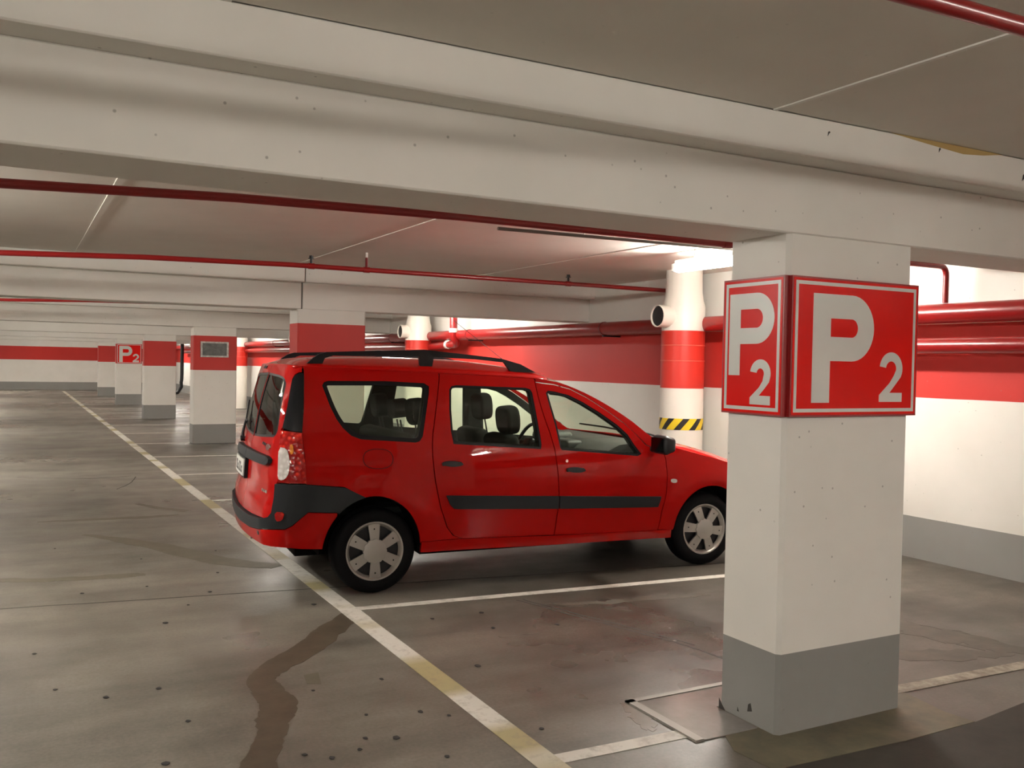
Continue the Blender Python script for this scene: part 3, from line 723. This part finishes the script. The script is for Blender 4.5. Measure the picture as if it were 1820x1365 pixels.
MIRR = []
for sg in SIDES:
    near = sg == 1
    # ---- rear quarter
    qp = side_panel('rear_quarter_panel', [quarter, win_q], 'red', CAR, sg)
    side_panel('window_seal', [win_q, chaikin(shrink(win_q, .030), 1)], 'trim', qp, sg, -.004, .012, .06)
    side_panel('quarter_window', [shrink(win_q, .022)], 'glass', qp, sg, -.010, .003, .08)
    if near:
        fc = chaikin([(-.104, 1.022), (.112, 1.019), (.110, .879), (-.104, .885)], 2); fc2 = shrink(fc, .004)
        side_panel('fuel_flap', [fc, fc2], 'trim', qp, sg, .0008, .002, .05); side_panel('fuel_flap_lid', [shrink(fc, .007)], 'red', qp, sg, .0022, .003, .05)
    # ---- rear door
    rd = [(x+G, z) for x, z in q_rd]+[(.85, .352), (1.15, .345), (1.389-G, .340)]+[(x-G, z) for x, z in reversed(rd_fd[:-1])]+[(1.255, 1.520), (.9, 1.536), (.498, 1.549)]
    do = side_panel('rear_door', [rd, win_r], 'red', CAR, sg)
    side_panel('window_seal', [win_r, shrink(win_r, .016)], 'trim', do, sg, -.003, .012, .08)
    side_panel('window_glass', [shrink(win_r, .012)], 'glass', do, sg, -.010, .003, .08)
    side_panel('side_moulding', [[(.504, .678), (1.407, .637), (1.407, .541), (.590, .577), (.563, .582), (.535, .61)]], 'bump', do, sg, .016, .016, .06)
    # ---- front door
    fd = [(x+G, z) for x, z in rd_fd]+[(1.8, .329), (2.322-G, .322)]+[(x-G, z) for x, z in reversed(fd_f)]+list(reversed(door_top_f))+[(1.27, 1.492)]
    do2 = side_panel('front_door', [fd, win_f], 'red', CAR, sg)
    side_panel('window_seal', [win_f, shrink(win_f, .016)], 'trim', do2, sg, -.003, .012, .08)
    side_panel('window_glass', [shrink(win_f, .012)], 'glass', do2, sg, -.010, .003, .08)
    side_panel('side_moulding', [[(1.415, .637), (2.325, .595), (2.318, .565), (2.300, .512), (1.417, .541)]], 'bump', do2, sg, .016, .016, .06)
    # handles
    for par, hx, hz in ((do, .545, .902), (do2, 1.545, .830)):
        for nm, lp, of, tt, mt in (('handle_recess', [(hx+.085*math.cos(a), hz-.004+.034*math.sin(a)) for a in [2*math.pi*i/24 for i in range(24)]], .0015, .003, 'red'),
                                   ('door_handle', [(hx+.080*math.cos(a), hz+.003+.020*math.sin(a)-.04*(math.cos(a)*.1)) for a in [2*math.pi*i/24 for i in range(24)]], .030, .018, 'black')):
            side_panel(nm, [lp], mt, par, sg, of, tt, .03)
        for s in (-1, 1): side_panel('handle_mount', [[(hx+s*.058-.014, hz-.010), (hx+s*.058+.014, hz-.010), (hx+s*.058+.014, hz+.014), (hx+s*.058-.014, hz+.014)]], 'black', par, sg, .018, .018, .05)
    side_panel('door_lock', [[(1.477+.011*math.cos(a), .901+.013*math.sin(a)) for a in [2*math.pi*i/14 for i in range(14)]]], 'chrome', do2, sg, .006, .008, .03)
    # ---- pillar, fender, sill
    side_panel('windscreen_pillar', [apil], 'red', CAR, sg)
    fe = side_panel('front_fender', [fender], 'red', CAR, sg)
    side_panel('side_repeater', [chaikin([(2.421, .734), (2.479, .730), (2.479, .698), (2.421, .702)], 2)], 'lens_c', fe, sg, .008, .008, .03)
    side_panel('sill', [sill], 'red', CAR, sg, -.012, .03)
    # ---- inner lining with the same openings (keeps the gaps dark, gives the pillars depth)
    inn = [(.36, .40), (2.32, .36), (2.32, .90), (2.18, .99)]+[(x, z-.012) for x, z in reversed(door_top_f[:-1])]+[(1.2, 1.50), (.5, 1.53), (-.45, 1.555), (-.47, .82), (-.22, .76), (.0, .71), (.22, .60), (.33, .44)]
    side_panel('inner_lining', [inn, shrink(win_q, .032), shrink(win_r, .020), shrink(win_f, .020)], 'lining', CAR, sg, -.028, .035, .09)
    # ---- tail lamp and black corner trim
    tl = [(-.639, 1.150), (-.57, 1.143), (-.509, 1.134), (-.505, 1.03), (-.494, .797), (-.56, .801), (-.629, .807), (-.629, .93), (-.640, 1.036)]
    la = side_panel('tail_lamp', [tl], 'lens', CAR, sg, .006, .03, .035)
    side_panel('reversing_lens', [chaikin([(-.638, 1.040), (-.585, 1.034), (-.568, .97), (-.564, .90), (-.574, .845), (-.60, .820), (-.628, .830), (-.628, .92)], 1)], 'lens_c', la, sg, .012, .008, .03)
    side_panel('amber_lens', [chaikin([(-.572, 1.06), (-.552, 1.06), (-.548, 1.0), (-.566, .99)], 1)], 'lens_o', la, sg, .009, .004, .03)
    side_panel('corner_trim', [[(-.489, 1.537), (-.530, 1.537), (-.562, 1.524), (-.585, 1.495), (-.602, 1.309), (-.628, 1.165), (-.57, 1.150), (-.509, 1.141), (-.499, 1.35)]], 'trim', CAR, sg, .004, .025, .035)
    # ---- wheel arch liners
    for (cx, a, b) in (RA, FA):
        V, F = [], []; n = 18
        for i in range(n+1):
            an = math.radians(0+180*i/n)
            for y in (-.80, -.50): V.append((cx+(a+.012)*math.cos(an), y*sg, WZ+(b+.012)*math.sin(an)))
            V.append((cx+.05*math.cos(an), -.50*sg, WZ+.05*math.sin(an)))
        for i in range(n): F += [(3*i, 3*i+1, 3*i+4, 3*i+3), (3*i+1, 3*i+2, 3*i+5, 3*i+4)]
        mesh('wheel_arch_liner', V, F, 'under', CAR, smooth=40)
    # ---- door mirror
    mm = empty('m', (0, 0, 0)); bpy.data.objects.remove(mm)
    V, F = box_vf(-.062, .062, -.105, .105, -.075, .075); o = mesh('door_mirror', V, F, 'black', CAR); bev(o, .042, 4)
    o.data.transform(Matrix.Diagonal((1, 1, 1, 1))); o.location = (2.262, -.965*sg, 1.022)
    for vv in o.data.vertices:
        if vv.co.x > 0: vv.co.z *= .82; vv.co.y *= .92
    V, F = box_vf(-.0635, -.0615, -.085, .085, -.055, .055); g = mesh('mirror_glass', V, F, 'mirror', o)
    pipe('mirror_foot', [(.01, .08*sg, -.03), (.0, .125*sg, -.045), (-.02, .175*sg, -.05)], .026, 'black', o, 10)
    # ---- roof rail
    rt_ = [(-.455, 1.606), (-.41, 1.645), (-.37, 1.672), (-.32, 1.688), (-.1, 1.697), (.4, 1.722), (.8, 1.688), (1.02, 1.668), (1.18, 1.628), (1.31, 1.566)]
    rb_ = [(1.10, 1.570), (1.045, 1.640), (.8, 1.660), (.475, 1.668), (.465, 1.600), (.372, 1.600), (.365, 1.671), (0, 1.670), (-.27, 1.664), (-.330, 1.645), (-.35, 1.600)]
    v, f = slab_vf([rt_+rb_], lambda a, b, o: (a, -(.606+o), b), .034, .08, True, sg)
    ra = mesh('roof_rail', v, f, 'trim', CAR, smooth=50)
    m_ = ra.modifiers.new('soft_edge', 'BEVEL'); m_.width = .006; m_.segments = 2; m_.limit_method = 'ANGLE'

# ---- two-piece bumper (left and right halves welded at the rear centre)
def whole(name, half, mat, off, t, d=.05):
    v1, f1 = slab_vf([half], lambda a, b, o: S(a, b, off+o), t, d, True, 1)
    v2, f2 = slab_vf([half], lambda a, b, o: S(a, b, off+o), t, d, True, -1)
    V, F = join_vf([(v1, f1), (v2, f2)]); o = mesh(name, V, F, mat, CAR)
    bm = bmesh.new(); bm.from_mesh(o.data); bmesh.ops.remove_doubles(bm, verts=bm.verts, dist=.0008)
    mid = [f for f in bm.faces if all(abs(x.co.y) < .0009 for x in f.verts)]; bmesh.ops.delete(bm, geom=mid, context='FACES')
    bmesh.ops.recalc_face_normals(bm, faces=bm.faces); bm.to_mesh(o.data); bm.free()
    o.data.polygons.foreach_set('use_smooth', [True]*len(o.data.polygons)); o.data.set_sharp_from_angle(angle=math.radians(38)); return o
bu = whole('rear_bumper', bump_half, 'bump', .022, .045)
for sg in SIDES:
    side_panel('rear_reflector', [chaikin([(-.617, .614), (-.570, .612), (-.578, .555), (-.608, .548)], 1)], 'lens', bu, sg, .026, .006, .03)
va = whole('rear_valance', val_half, 'red', .016, .03)


# ---- swing rear doors
def yedge(u, z): return -S(u, z)[1]
edge = [(-.643, .585), (-.644, .69), (-.642, .795), (-.634, .815), (-.634, .93), (-.645, 1.036), (-.644, 1.155), (-.632, 1.172), (-.606, 1.309), (-.598, 1.40), (-.590, 1.50), (-.566, 1.530), (-.534, 1.543), (-.50, 1.545), (-.50, 1.585)]
redge = [(-yedge(u, z), z) for u, z in edge]
SEAM = -.07
def gate(name, sgn, seam, glass_loop):
    ed = [(y, z) if sgn == 1 else (-y, z) for y, z in redge]
    L = ed+[(ed[-1][0]*.6, 1.594), (seam+.0*sgn, 1.597), (seam, 1.3), (seam, 1.0), (seam, .7), (seam, .540), ((ed[0][0]+seam)/2, .546), (ed[0][0]*.93, .560)]
    v, f = slab_vf([L, glass_loop], lambda a, b, o: R(a, b, o), .022, .05); g = mesh(name, v, f, 'red', CAR, smooth=38)
    ins = shrink(glass_loop, .016)
    v, f = slab_vf([glass_loop, ins], lambda a, b, o: R(a, b, -.004+o), .012, .06); mesh('window_seal', v, f, 'trim', g, smooth=40)
    v, f = slab_vf([shrink(glass_loop, .012)], lambda a, b, o: R(a, b, -.008+o), .003, .07); mesh('rear_window', v, f, 'glass_r', g, smooth=40)
    return g
gR = gate('rear_swing_door', 1, SEAM-.003, [(-.40, 1.522), (-.54, 1.511), (-.600, 1.495), (-.632, 1.465), (-.645, 1.42), (-.690, 1.20), (-.698, 1.145), (-.690, 1.115), (-.660, 1.100), (-.36, 1.078), (SEAM-.004, 1.066), (SEAM-.004, 1.532)])
gL = gate('rear_swing_door', -1, SEAM+.003, [(.40, 1.522), (.54, 1.511), (.600, 1.495), (.632, 1.465), (.645, 1.42), (.690, 1.20), (.698, 1.145), (.690, 1.115), (.660, 1.100), (.36, 1.078), (SEAM+.004, 1.066), (SEAM+.004, 1.532)])
def rear_piece(name, loops, mat, par, off, t, d=.04):
    v, f = slab_vf(loops, lambda a, b, o: R(a, b, off+o), t, d); return mesh(name, v, f, mat, par, smooth=38)
rear_piece('grip_bar', [[(-.66, .972), (SEAM-.004, .978), (SEAM-.004, .908), (-.66, .912), (-.70, .916), (-.722, .930), (-.722, .955), (-.70, .968)]], 'bump', gR, .030, .030)
rear_piece('grip_bar', [[(.50, .972), (SEAM+.004, .978), (SEAM+.004, .908), (.50, .912), (.54, .92), (.55, .94), (.54, .962)]], 'bump', gL, .030, .030)
pl = rear_piece('number_plate', [[(-.045, .765), (.455, .765), (.455, .888), (-.045, .888)]], 'plate', gL, .034, .030)
rear_piece('plate_holder', [[(-.062, .750), (.470, .750), (.470, .902), (-.062, .902)]], 'trim', gL, .026, .024)
for i, x in enumerate((.035, .10, .165, .245, .31, .375)):
    hgt = (.835, .86, .86, .835, .86, .86)[i]
    rear_piece('plate_mark', [[(x-.020, .785), (x+.016, .785), (x+.016, .800), (x-.002, .800), (x+.018, hgt-.01), (x+.010, hgt), (x-.016, hgt), (x-.018, hgt-.018), (x+.0, hgt-.018), (x-.020, .803)]], 'ink', pl, .0355, .0012)
rear_piece('badge', [[(-.60+.050*math.cos(a), 1.028+.022*math.sin(a)) for a in [2*math.pi*i/24 for i in range(24)]]], 'chrome', gR, .008, .008, .03)
for i in range(3): rear_piece('badge_mark', [[(-.43-.036*i, 1.034-.002*i), (-.43-.036*i-.02, 1.034-.002*i), (-.43-.036*i-.02, 1.052-.002*i), (-.43-.036*i, 1.052-.002*i)]], 'trim', gR, .004, .004, .03)
for i in range(3): rear_piece('badge_mark', [[(-.565-.045*i, .722), (-.565-.045*i-.028, .722), (-.565-.045*i-.028, .742), (-.565-.045*i, .742)]], 'chrome', gR, .004, .004, .03)
rear_piece('high_stop_lamp', [[(.10, 1.560), (.24, 1.560), (.24, 1.582), (.10, 1.582)]], 'trim', gL, .006, .006, .03)
rear_piece('tow_eye_hole', [chaikin([(-.66, .462), (-.62, .462), (-.62, .435), (-.66, .435)], 1)], 'trim', va, .0178, .003, .03)
# rear wiper
wip = [R(.40, 1.010, .012), R(.405, 1.05, .022), R(.42, 1.10, .020), R(.445, 1.155, .014)]
wo = pipe('rear_wiper', wip, [.013, .011, .010, .008], 'black', gL, 8)
q = R(.40, 1.008, 0); pipe('wiper_pivot', [q, (q[0]-.03, q[1], q[2])], .022, 'black', wo, 10)
pipe('wiper_blade', [R(.34, 1.145, .010), R(.44, 1.155, .014), R(.55, 1.30, .010)], .007, 'black', wo, 6)
# inner wall of the rear doors
def ring_loft(name, rows, mat, parent, smooth=40, thick=0):
    n = len(rows[0]); V = [p for r_ in rows for p in r_]
    F = [(i*n+j, i*n+j+1, (i+1)*n+j+1, (i+1)*n+j) for i in range(len(rows)-1) for j in range(n-1)]
    o = mesh(name, V, F, mat, parent, smooth=smooth)
    if thick:
        s = o.modifiers.new('thickness', 'SOLIDIFY'); s.thickness = thick; s.offset = -1
    return o
# ---- roof
ZC = pch([(-.62, 1.597), (-.56, 1.620), (-.46, 1.643), (-.3, 1.657), (.1, 1.667), (.74, 1.655), (1.28, 1.600), (1.47, 1.566)])
def roof_pt(t, v):
    av = abs(v); xf = 1.47-.10*av**2
    xe = R(0, 1.59)[0]
    yb = hw(-.5, 1.585)
    xb = R(v*yb*.999, 1.59)[0]-.002
    x = xb+(xf-xb)*t
    xg = max(-.5, min(x, 1.40)); zg = GUT(xg); yg = hw(xg, zg)
    y = v*yg
    zc = ZC(x) if x < 1.47 else 1.566
    z = zg+(zc-zg)*(max(0, 1-av**2.7))**.62
    if x < -.40:
        k = min(1, (-.40-x)/.2); zr = 1.597-.011*av**2
        z = z*(1-k*k)+zr*k*k
    return (x, y, z)
NV = 40; vsamp = [math.sin(math.pi/2*(-1+2*j/NV)) for j in range(NV+1)]
ts = [0, .01, .025, .045, .07, .10, .14]+[.2+.8*i/16 for i in range(17)]
rf = ring_loft('roof', [[roof_pt(t, v) for v in vsamp] for t in ts], 'red', CAR, 40, .02)
def head_pt(t, v):
    p = roof_pt(.03+.95*t, v*.96); return (p[0], p[1], p[2]-.045)
ring_loft('headliner', [[head_pt(t, v) for v in vsamp] for t in [i/12 for i in range(13)]], 'headliner', CAR, 40)
an = pipe('aerial', [(1.42, -.0, 1.572), (1.30, 0, 1.66), (1.0, 0, 1.87), (.85, 0, 1.975)], [.006, .003, .0022, .0018], 'black', rf, 6)
# ---- windscreen, cowl, bonnet
def ws_pt(t, v):
    x = 1.40+(2.322-1.40)*t; zg = GUT(x); y = hw(x, zg)*.985
    xc = 1.475+(2.47-1.475)*t; zc = 1.566+(1.020-1.566)*(t**1.08)
    k = 1-abs(v)**2.3
    return (x+(xc-x)*k, v*y, zg+(zc-zg)*k)
vs2 = [-1+2*j/20 for j in range(21)]
ring_loft('windscreen', [[ws_pt(t, v) for v in vs2] for t in [i/14 for i in range(15)]], 'glass', CAR, 60)
def bon_pt(t, v):
    xe = 2.335+(3.13-2.335)*t; xc = 2.49+(3.43-2.49)*t
    ze = pch([(2.33, 1.026), (2.45, .984), (2.65, .934), (2.865, .884), (3.0, .847), (3.14, .80)])(xe); zc = 1.005+(.785-1.005)*t**1.5
    k = 1-abs(v)**2.6; x = xe+(xc-xe)*k; y = v*hw(min(xe, 3.2), ze)
    k2 = max(0, 1-abs(v)**4)**.6
    return (x, y, ze+(zc+.012-ze)*k2)
bn = ring_loft('bonnet', [[bon_pt(t, v) for v in vsamp] for t in [i/14 for i in range(15)]], 'red', CAR, 40, .015)
cw = [[ws_pt(1, v) for v in vs2], [bon_pt(0, v) for v in vs2]]; cw = [[(p[0]-.01, p[1]*.99, p[2]-.012) for p in r_] for r_ in cw]
ring_loft('scuttle', cw, 'trim', CAR, 40)
for y0, y1 in ((.05, .58), (-.62, -.08)):
    a, b = ws_pt(.985, y0/.75), ws_pt(.955, y1/.75); m_ = [(a[i]+b[i])/2 for i in range(3)]
    pipe('windscreen_wiper', [(a[0]+.02, a[1], a[2]+.03), (m_[0]+.05, m_[1], m_[2]+.03), (b[0]+.02, b[1], b[2]+.03)], .008, 'black', CAR, 6)
# ---- nose
def nose_pt(v, z):
    av = abs(v); x0 = {0: 0}.get(1, 3.52+.03*math.sin(max(0, min(1, (z-.2)/.5))*math.pi))
    x = x0-.30*av**2.6-(.10 if z > .70 else 0)*((z-.70)/.1 if z > .70 else 0)
    y = v*(.755-.02*max(0, z-.6)); return (x, y, z)
def nose(name, zs, mat, v0=-1, v1=1, push=0, n=24, t=.02):
    rows = [[(lambda p: (p[0]+push, p[1], p[2]))(nose_pt(v0+(v1-v0)*j/n, z)) for j in range(n+1)] for z in zs]
    return ring_loft(name, rows, mat, CAR, 40, t)
fb = nose('front_bumper', [.22, .26, .32, .40, .48, .55, .58], 'red')
nose('front_valance_grille', [.28, .33, .38], 'trim', -.55, .55, .004, 14, .006)
gr = nose('radiator_grille', [.60, .66, .72, .76], 'trim', -.48, .48, -.03, 16)
for z in (.63, .68, .73): nose('grille_bar', [z-.008, z+.008], 'chrome' if z == .68 else 'bump', -.46, .46, -.012, 14, .012)
for s in (-1, 1):
    nose('headlamp', [.60, .65, .70, .76, .79], 'lens_c', .50*s, 1.0*s, -.01, 10)
nose('bonnet_lip', [.77, .80, .82], 'red', -.50, .50, -.015, 16)
# side returns closing the front bumper to the arches
for sg in SIDES:
    side_panel('bumper_side', [[(3.215, .58), (3.215, .24), (3.33, .24), (3.33, .58)]], 'red', CAR, sg, -.01, .02, .06)

# ---- underbody, rear wall of the cabin, floor
box('floor_pan', .40, 2.42, -.58, .58, .21, .27, 'under', CAR)
box('cabin_floor', .38, 2.30, -.76, .76, .26, .34, 'lining', CAR)
box('boot_floor', -.70, .38, -.52, .52, .52, .56, 'lining', CAR)
for s in (-1, 1): box('boot_side', -.44, .42, s*.70-.08, s*.70+.04, .70, 1.00, 'lining', CAR)
v, f = slab_vf([[(-.60, .56), (.60, .56), (.60, 1.02), (-.60, 1.02)]], lambda a, b, o: R(a, b, -.03+o), .03, .1); mesh('rear_door_lining', v, f, 'lining', CAR)
box('rear_axle_beam', -.50, .40, -.50, .50, .24, .34, 'under', CAR)
box('engine_undertray', 2.42, 3.35, -.50, .50, .19, .27, 'under', CAR)
box('front_bulkhead', 2.28, 2.34, -.72, .72, .30, .98, 'under', CAR)
pipe('exhaust', [(-.68, .35, .25), (-.2, .35, .26), (.6, .3, .25)], .028, 'steel', CAR, 10)

# ---- seats
def soft(name, c, s, r, mat, parent, rot=(0, 0, 0), seg=4):
    V, F = box_vf(-s[0]/2, s[0]/2, -s[1]/2, s[1]/2, -s[2]/2, s[2]/2); o = mesh(name, V, F, mat, parent); bev(o, r, seg, 60)
    o.location = c; o.rotation_euler = rot; return o
def seat(name, x, ys, wid, hx, heads, hz=1.205, back_h=.62, hwid=.275):
    c0 = soft(name, (x, sum(ys)/len(ys), .50), (.50, wid, .17), .06, 'fabric', CAR)
    bk = soft('backrest', (-.255, 0, .275), (.14, wid*.96, back_h), .055, 'fabric', c0, (0, math.radians(-14), 0))
    for y in heads:
        wd = hwid/2; ht = .115 if hwid > .25 else (.075 if abs(y) < .1 else .10)
        L = chaikin([(-wd*.62, -ht), (wd*.62, -ht), (wd*.98, -ht*.5), (wd*1.02, ht*.55), (wd*.66, ht), (-wd*.66, ht), (-wd*1.02, ht*.55), (-wd*.98, -ht*.5)], 3)
        v, f = slab_vf([L], lambda a, b, o: (-.055-o, a, b), .11, .05); h = mesh('headrest', v, f, 'fabric', c0, smooth=60)
        m_ = h.modifiers.new('soft_edge', 'BEVEL'); m_.width = .045; m_.segments = 4; m_.limit_method = 'ANGLE'
        h.location = (hx-x, y-sum(ys)/len(ys), hz-.50); h.rotation_euler = (0, math.radians(-6), 0)
        v, f = join_vf([tube_vf([(.0, s*.045, -.09), (.015, s*.045, -.24)], .0065, 6) for s in (-1, 1)]); mesh('headrest_posts', v, f, 'black', h)
    return c0
seat('front_seat', 1.45, [-.36], .50, 1.19, [-.36], 1.185)
seat('front_seat', 1.49, [.36], .50, 1.25, [.34], 1.26)
seat('rear_bench', .62, [0], 1.28, .385, [-.48, -.02, .50], 1.262, .66, .215)
# ---- dashboard, wheel, inner mirror
prof = [(1.86, .60), (1.84, .80), (1.86, .90), (1.92, .955), (2.02, 1.0), (2.28, 1.022), (2.34, .97), (2.34, .60)]
V = [(x, y, z) for y in (-.70, .70) for x, z in prof]; n = len(prof)
F = [tuple(range(n)), tuple(range(2*n-1, n-1, -1))]+[(i, i+n, (i+1) % n+n, (i+1) % n) for i in range(n)]
da = mesh('dashboard', V, F, 'dash', CAR, smooth=50)
soft('instrument_hood', (1.95, .36, .985), (.26, .36, .12), .05, 'dash', da)
soft('centre_vents', (1.90, 0.0, .955), (.16, .34, .08), .03, 'dash', da)
for y in (-.60, -.10, .10, .60):
    v, f = lathe_vf([(.045, -.02), (.045, .012), (.034, .012), (.030, -.005), (.0005, -.005)], 18, 'X'); o = mesh('air_vent', [(-a, b, c) for a, b, c in v], F and f, 'black', da, smooth=40); o.location = (1.862, y, .88)
v, f = lathe_vf([(.18+.016*math.cos(2*math.pi*i/10), .016*math.sin(2*math.pi*i/10)) for i in range(10)], 32, 'X', True); sw = mesh('steering_wheel', v, f, 'black', CAR, smooth=60)
sw.location = (1.70, .36, .935); sw.rotation_euler = (0, math.radians(24), 0)
soft('wheel_boss', (.02, 0, -.01), (.06, .14, .13), .025, 'black', sw)
for s in (-1, 1): box('wheel_spoke', .005, .025, s*.11-.06, s*.11+.06, -.02, .015, 'black', sw)
pipe('steering_column', [(.02, 0, 0), (.28, 0, -.04)], .03, 'black', sw, 8)
im = soft('inner_mirror', (1.80, 0, 1.40), (.035, .23, .065), .015, 'black', CAR, (0, math.radians(10), 0)); pipe('mirror_stalk', [(.0, 0, .0), (.03, 0, .075)], .010, 'black', im, 6)
# seat belts on the middle pillars
for sg in SIDES: box('seat_belt', 1.27, 1.31, -sg*.70-.004, -sg*.70+.004, .60, 1.36, 'fabric', CAR)

# ---- wheels
def make_wheel(name, loc, rz, spin):
    tw = .095
    prof = [(.200, -tw+.012), (.235, -tw), (.270, -tw+.003), (.290, -tw+.018), (.2985, -tw+.040), (.300, -.035), (.292, -.033), (.292, -.027), (.300, -.025), (.300, -.004), (.292, -.003), (.292, .003), (.300, .004), (.300, .025), (.292, .027), (.292, .033), (.300, .035),
            (.2985, tw-.040), (.290, tw-.018), (.270, tw-.003), (.235, tw), (.200, tw-.012), (.185, .0)]
    v, f = lathe_vf(prof, 56, 'Y', True); o = mesh(name, v, f, 'rubber', CAR, smooth=35); o.location = loc; o.rotation_euler = (0, 0, rz)
    # backing disc
    v, f = lathe_vf([(.0005, -.045), (.190, -.045), (.200, -.06), (.200, .06), (.0005, .06)], 32, 'Y'); mesh('rim', v, f, 'black', o, smooth=35)
    v, f = lathe_vf([(.176, -.058), (.190, -.080), (.197, -.088), (.207, -.088), (.211, -.078), (.205, -.060)], 56, 'Y', True); cv = mesh('wheel_cover', v, f, 'silver', o, smooth=40)
    for k in range(6):
        a = spin+math.radians(60*k); c, s = math.cos(a), math.sin(a)
        def fn(u, w_, o_, c=c, s=s): return (u*c-w_*s, -.078-o_-.010*math.sin(max(0, min(1, (.19-u)/.13))*math.pi/2), u*s+w_*c)
        L = [(.06, -.030), (.10, -.034), (.192, -.042), (.192, .042), (.10, .034), (.06, .030)]
        v, f = slab_vf([L], fn, .014, .04); mesh('spoke', v, f, 'silver', cv, smooth=40)
        pipe('bolt_hole', [(.155*c, -.0795, .155*s), (.155*c, -.083, .155*s)], .006, 'trim', cv, 6)
    L = []
    for i in range(48):
        a = 2*math.pi*i/48; rr = .083+.004*math.cos(12*a); L.append((rr*math.cos(a), rr*math.sin(a)))
    v, f = slab_vf([L], lambda u, w_, o_: (u, -.094-o_-.012*(1-(u*u+w_*w_)/.0072), w_), .02, .03); hb = mesh('hub_cap', v, f, 'silver', cv, smooth=40)
    return o
for wx, spin in ((0, math.radians(92)), (WB, math.radians(112))):
    make_wheel('wheel', (wx, -.705, WZ), 0, spin)
    make_wheel('wheel', (wx, .705, WZ), math.pi, spin)
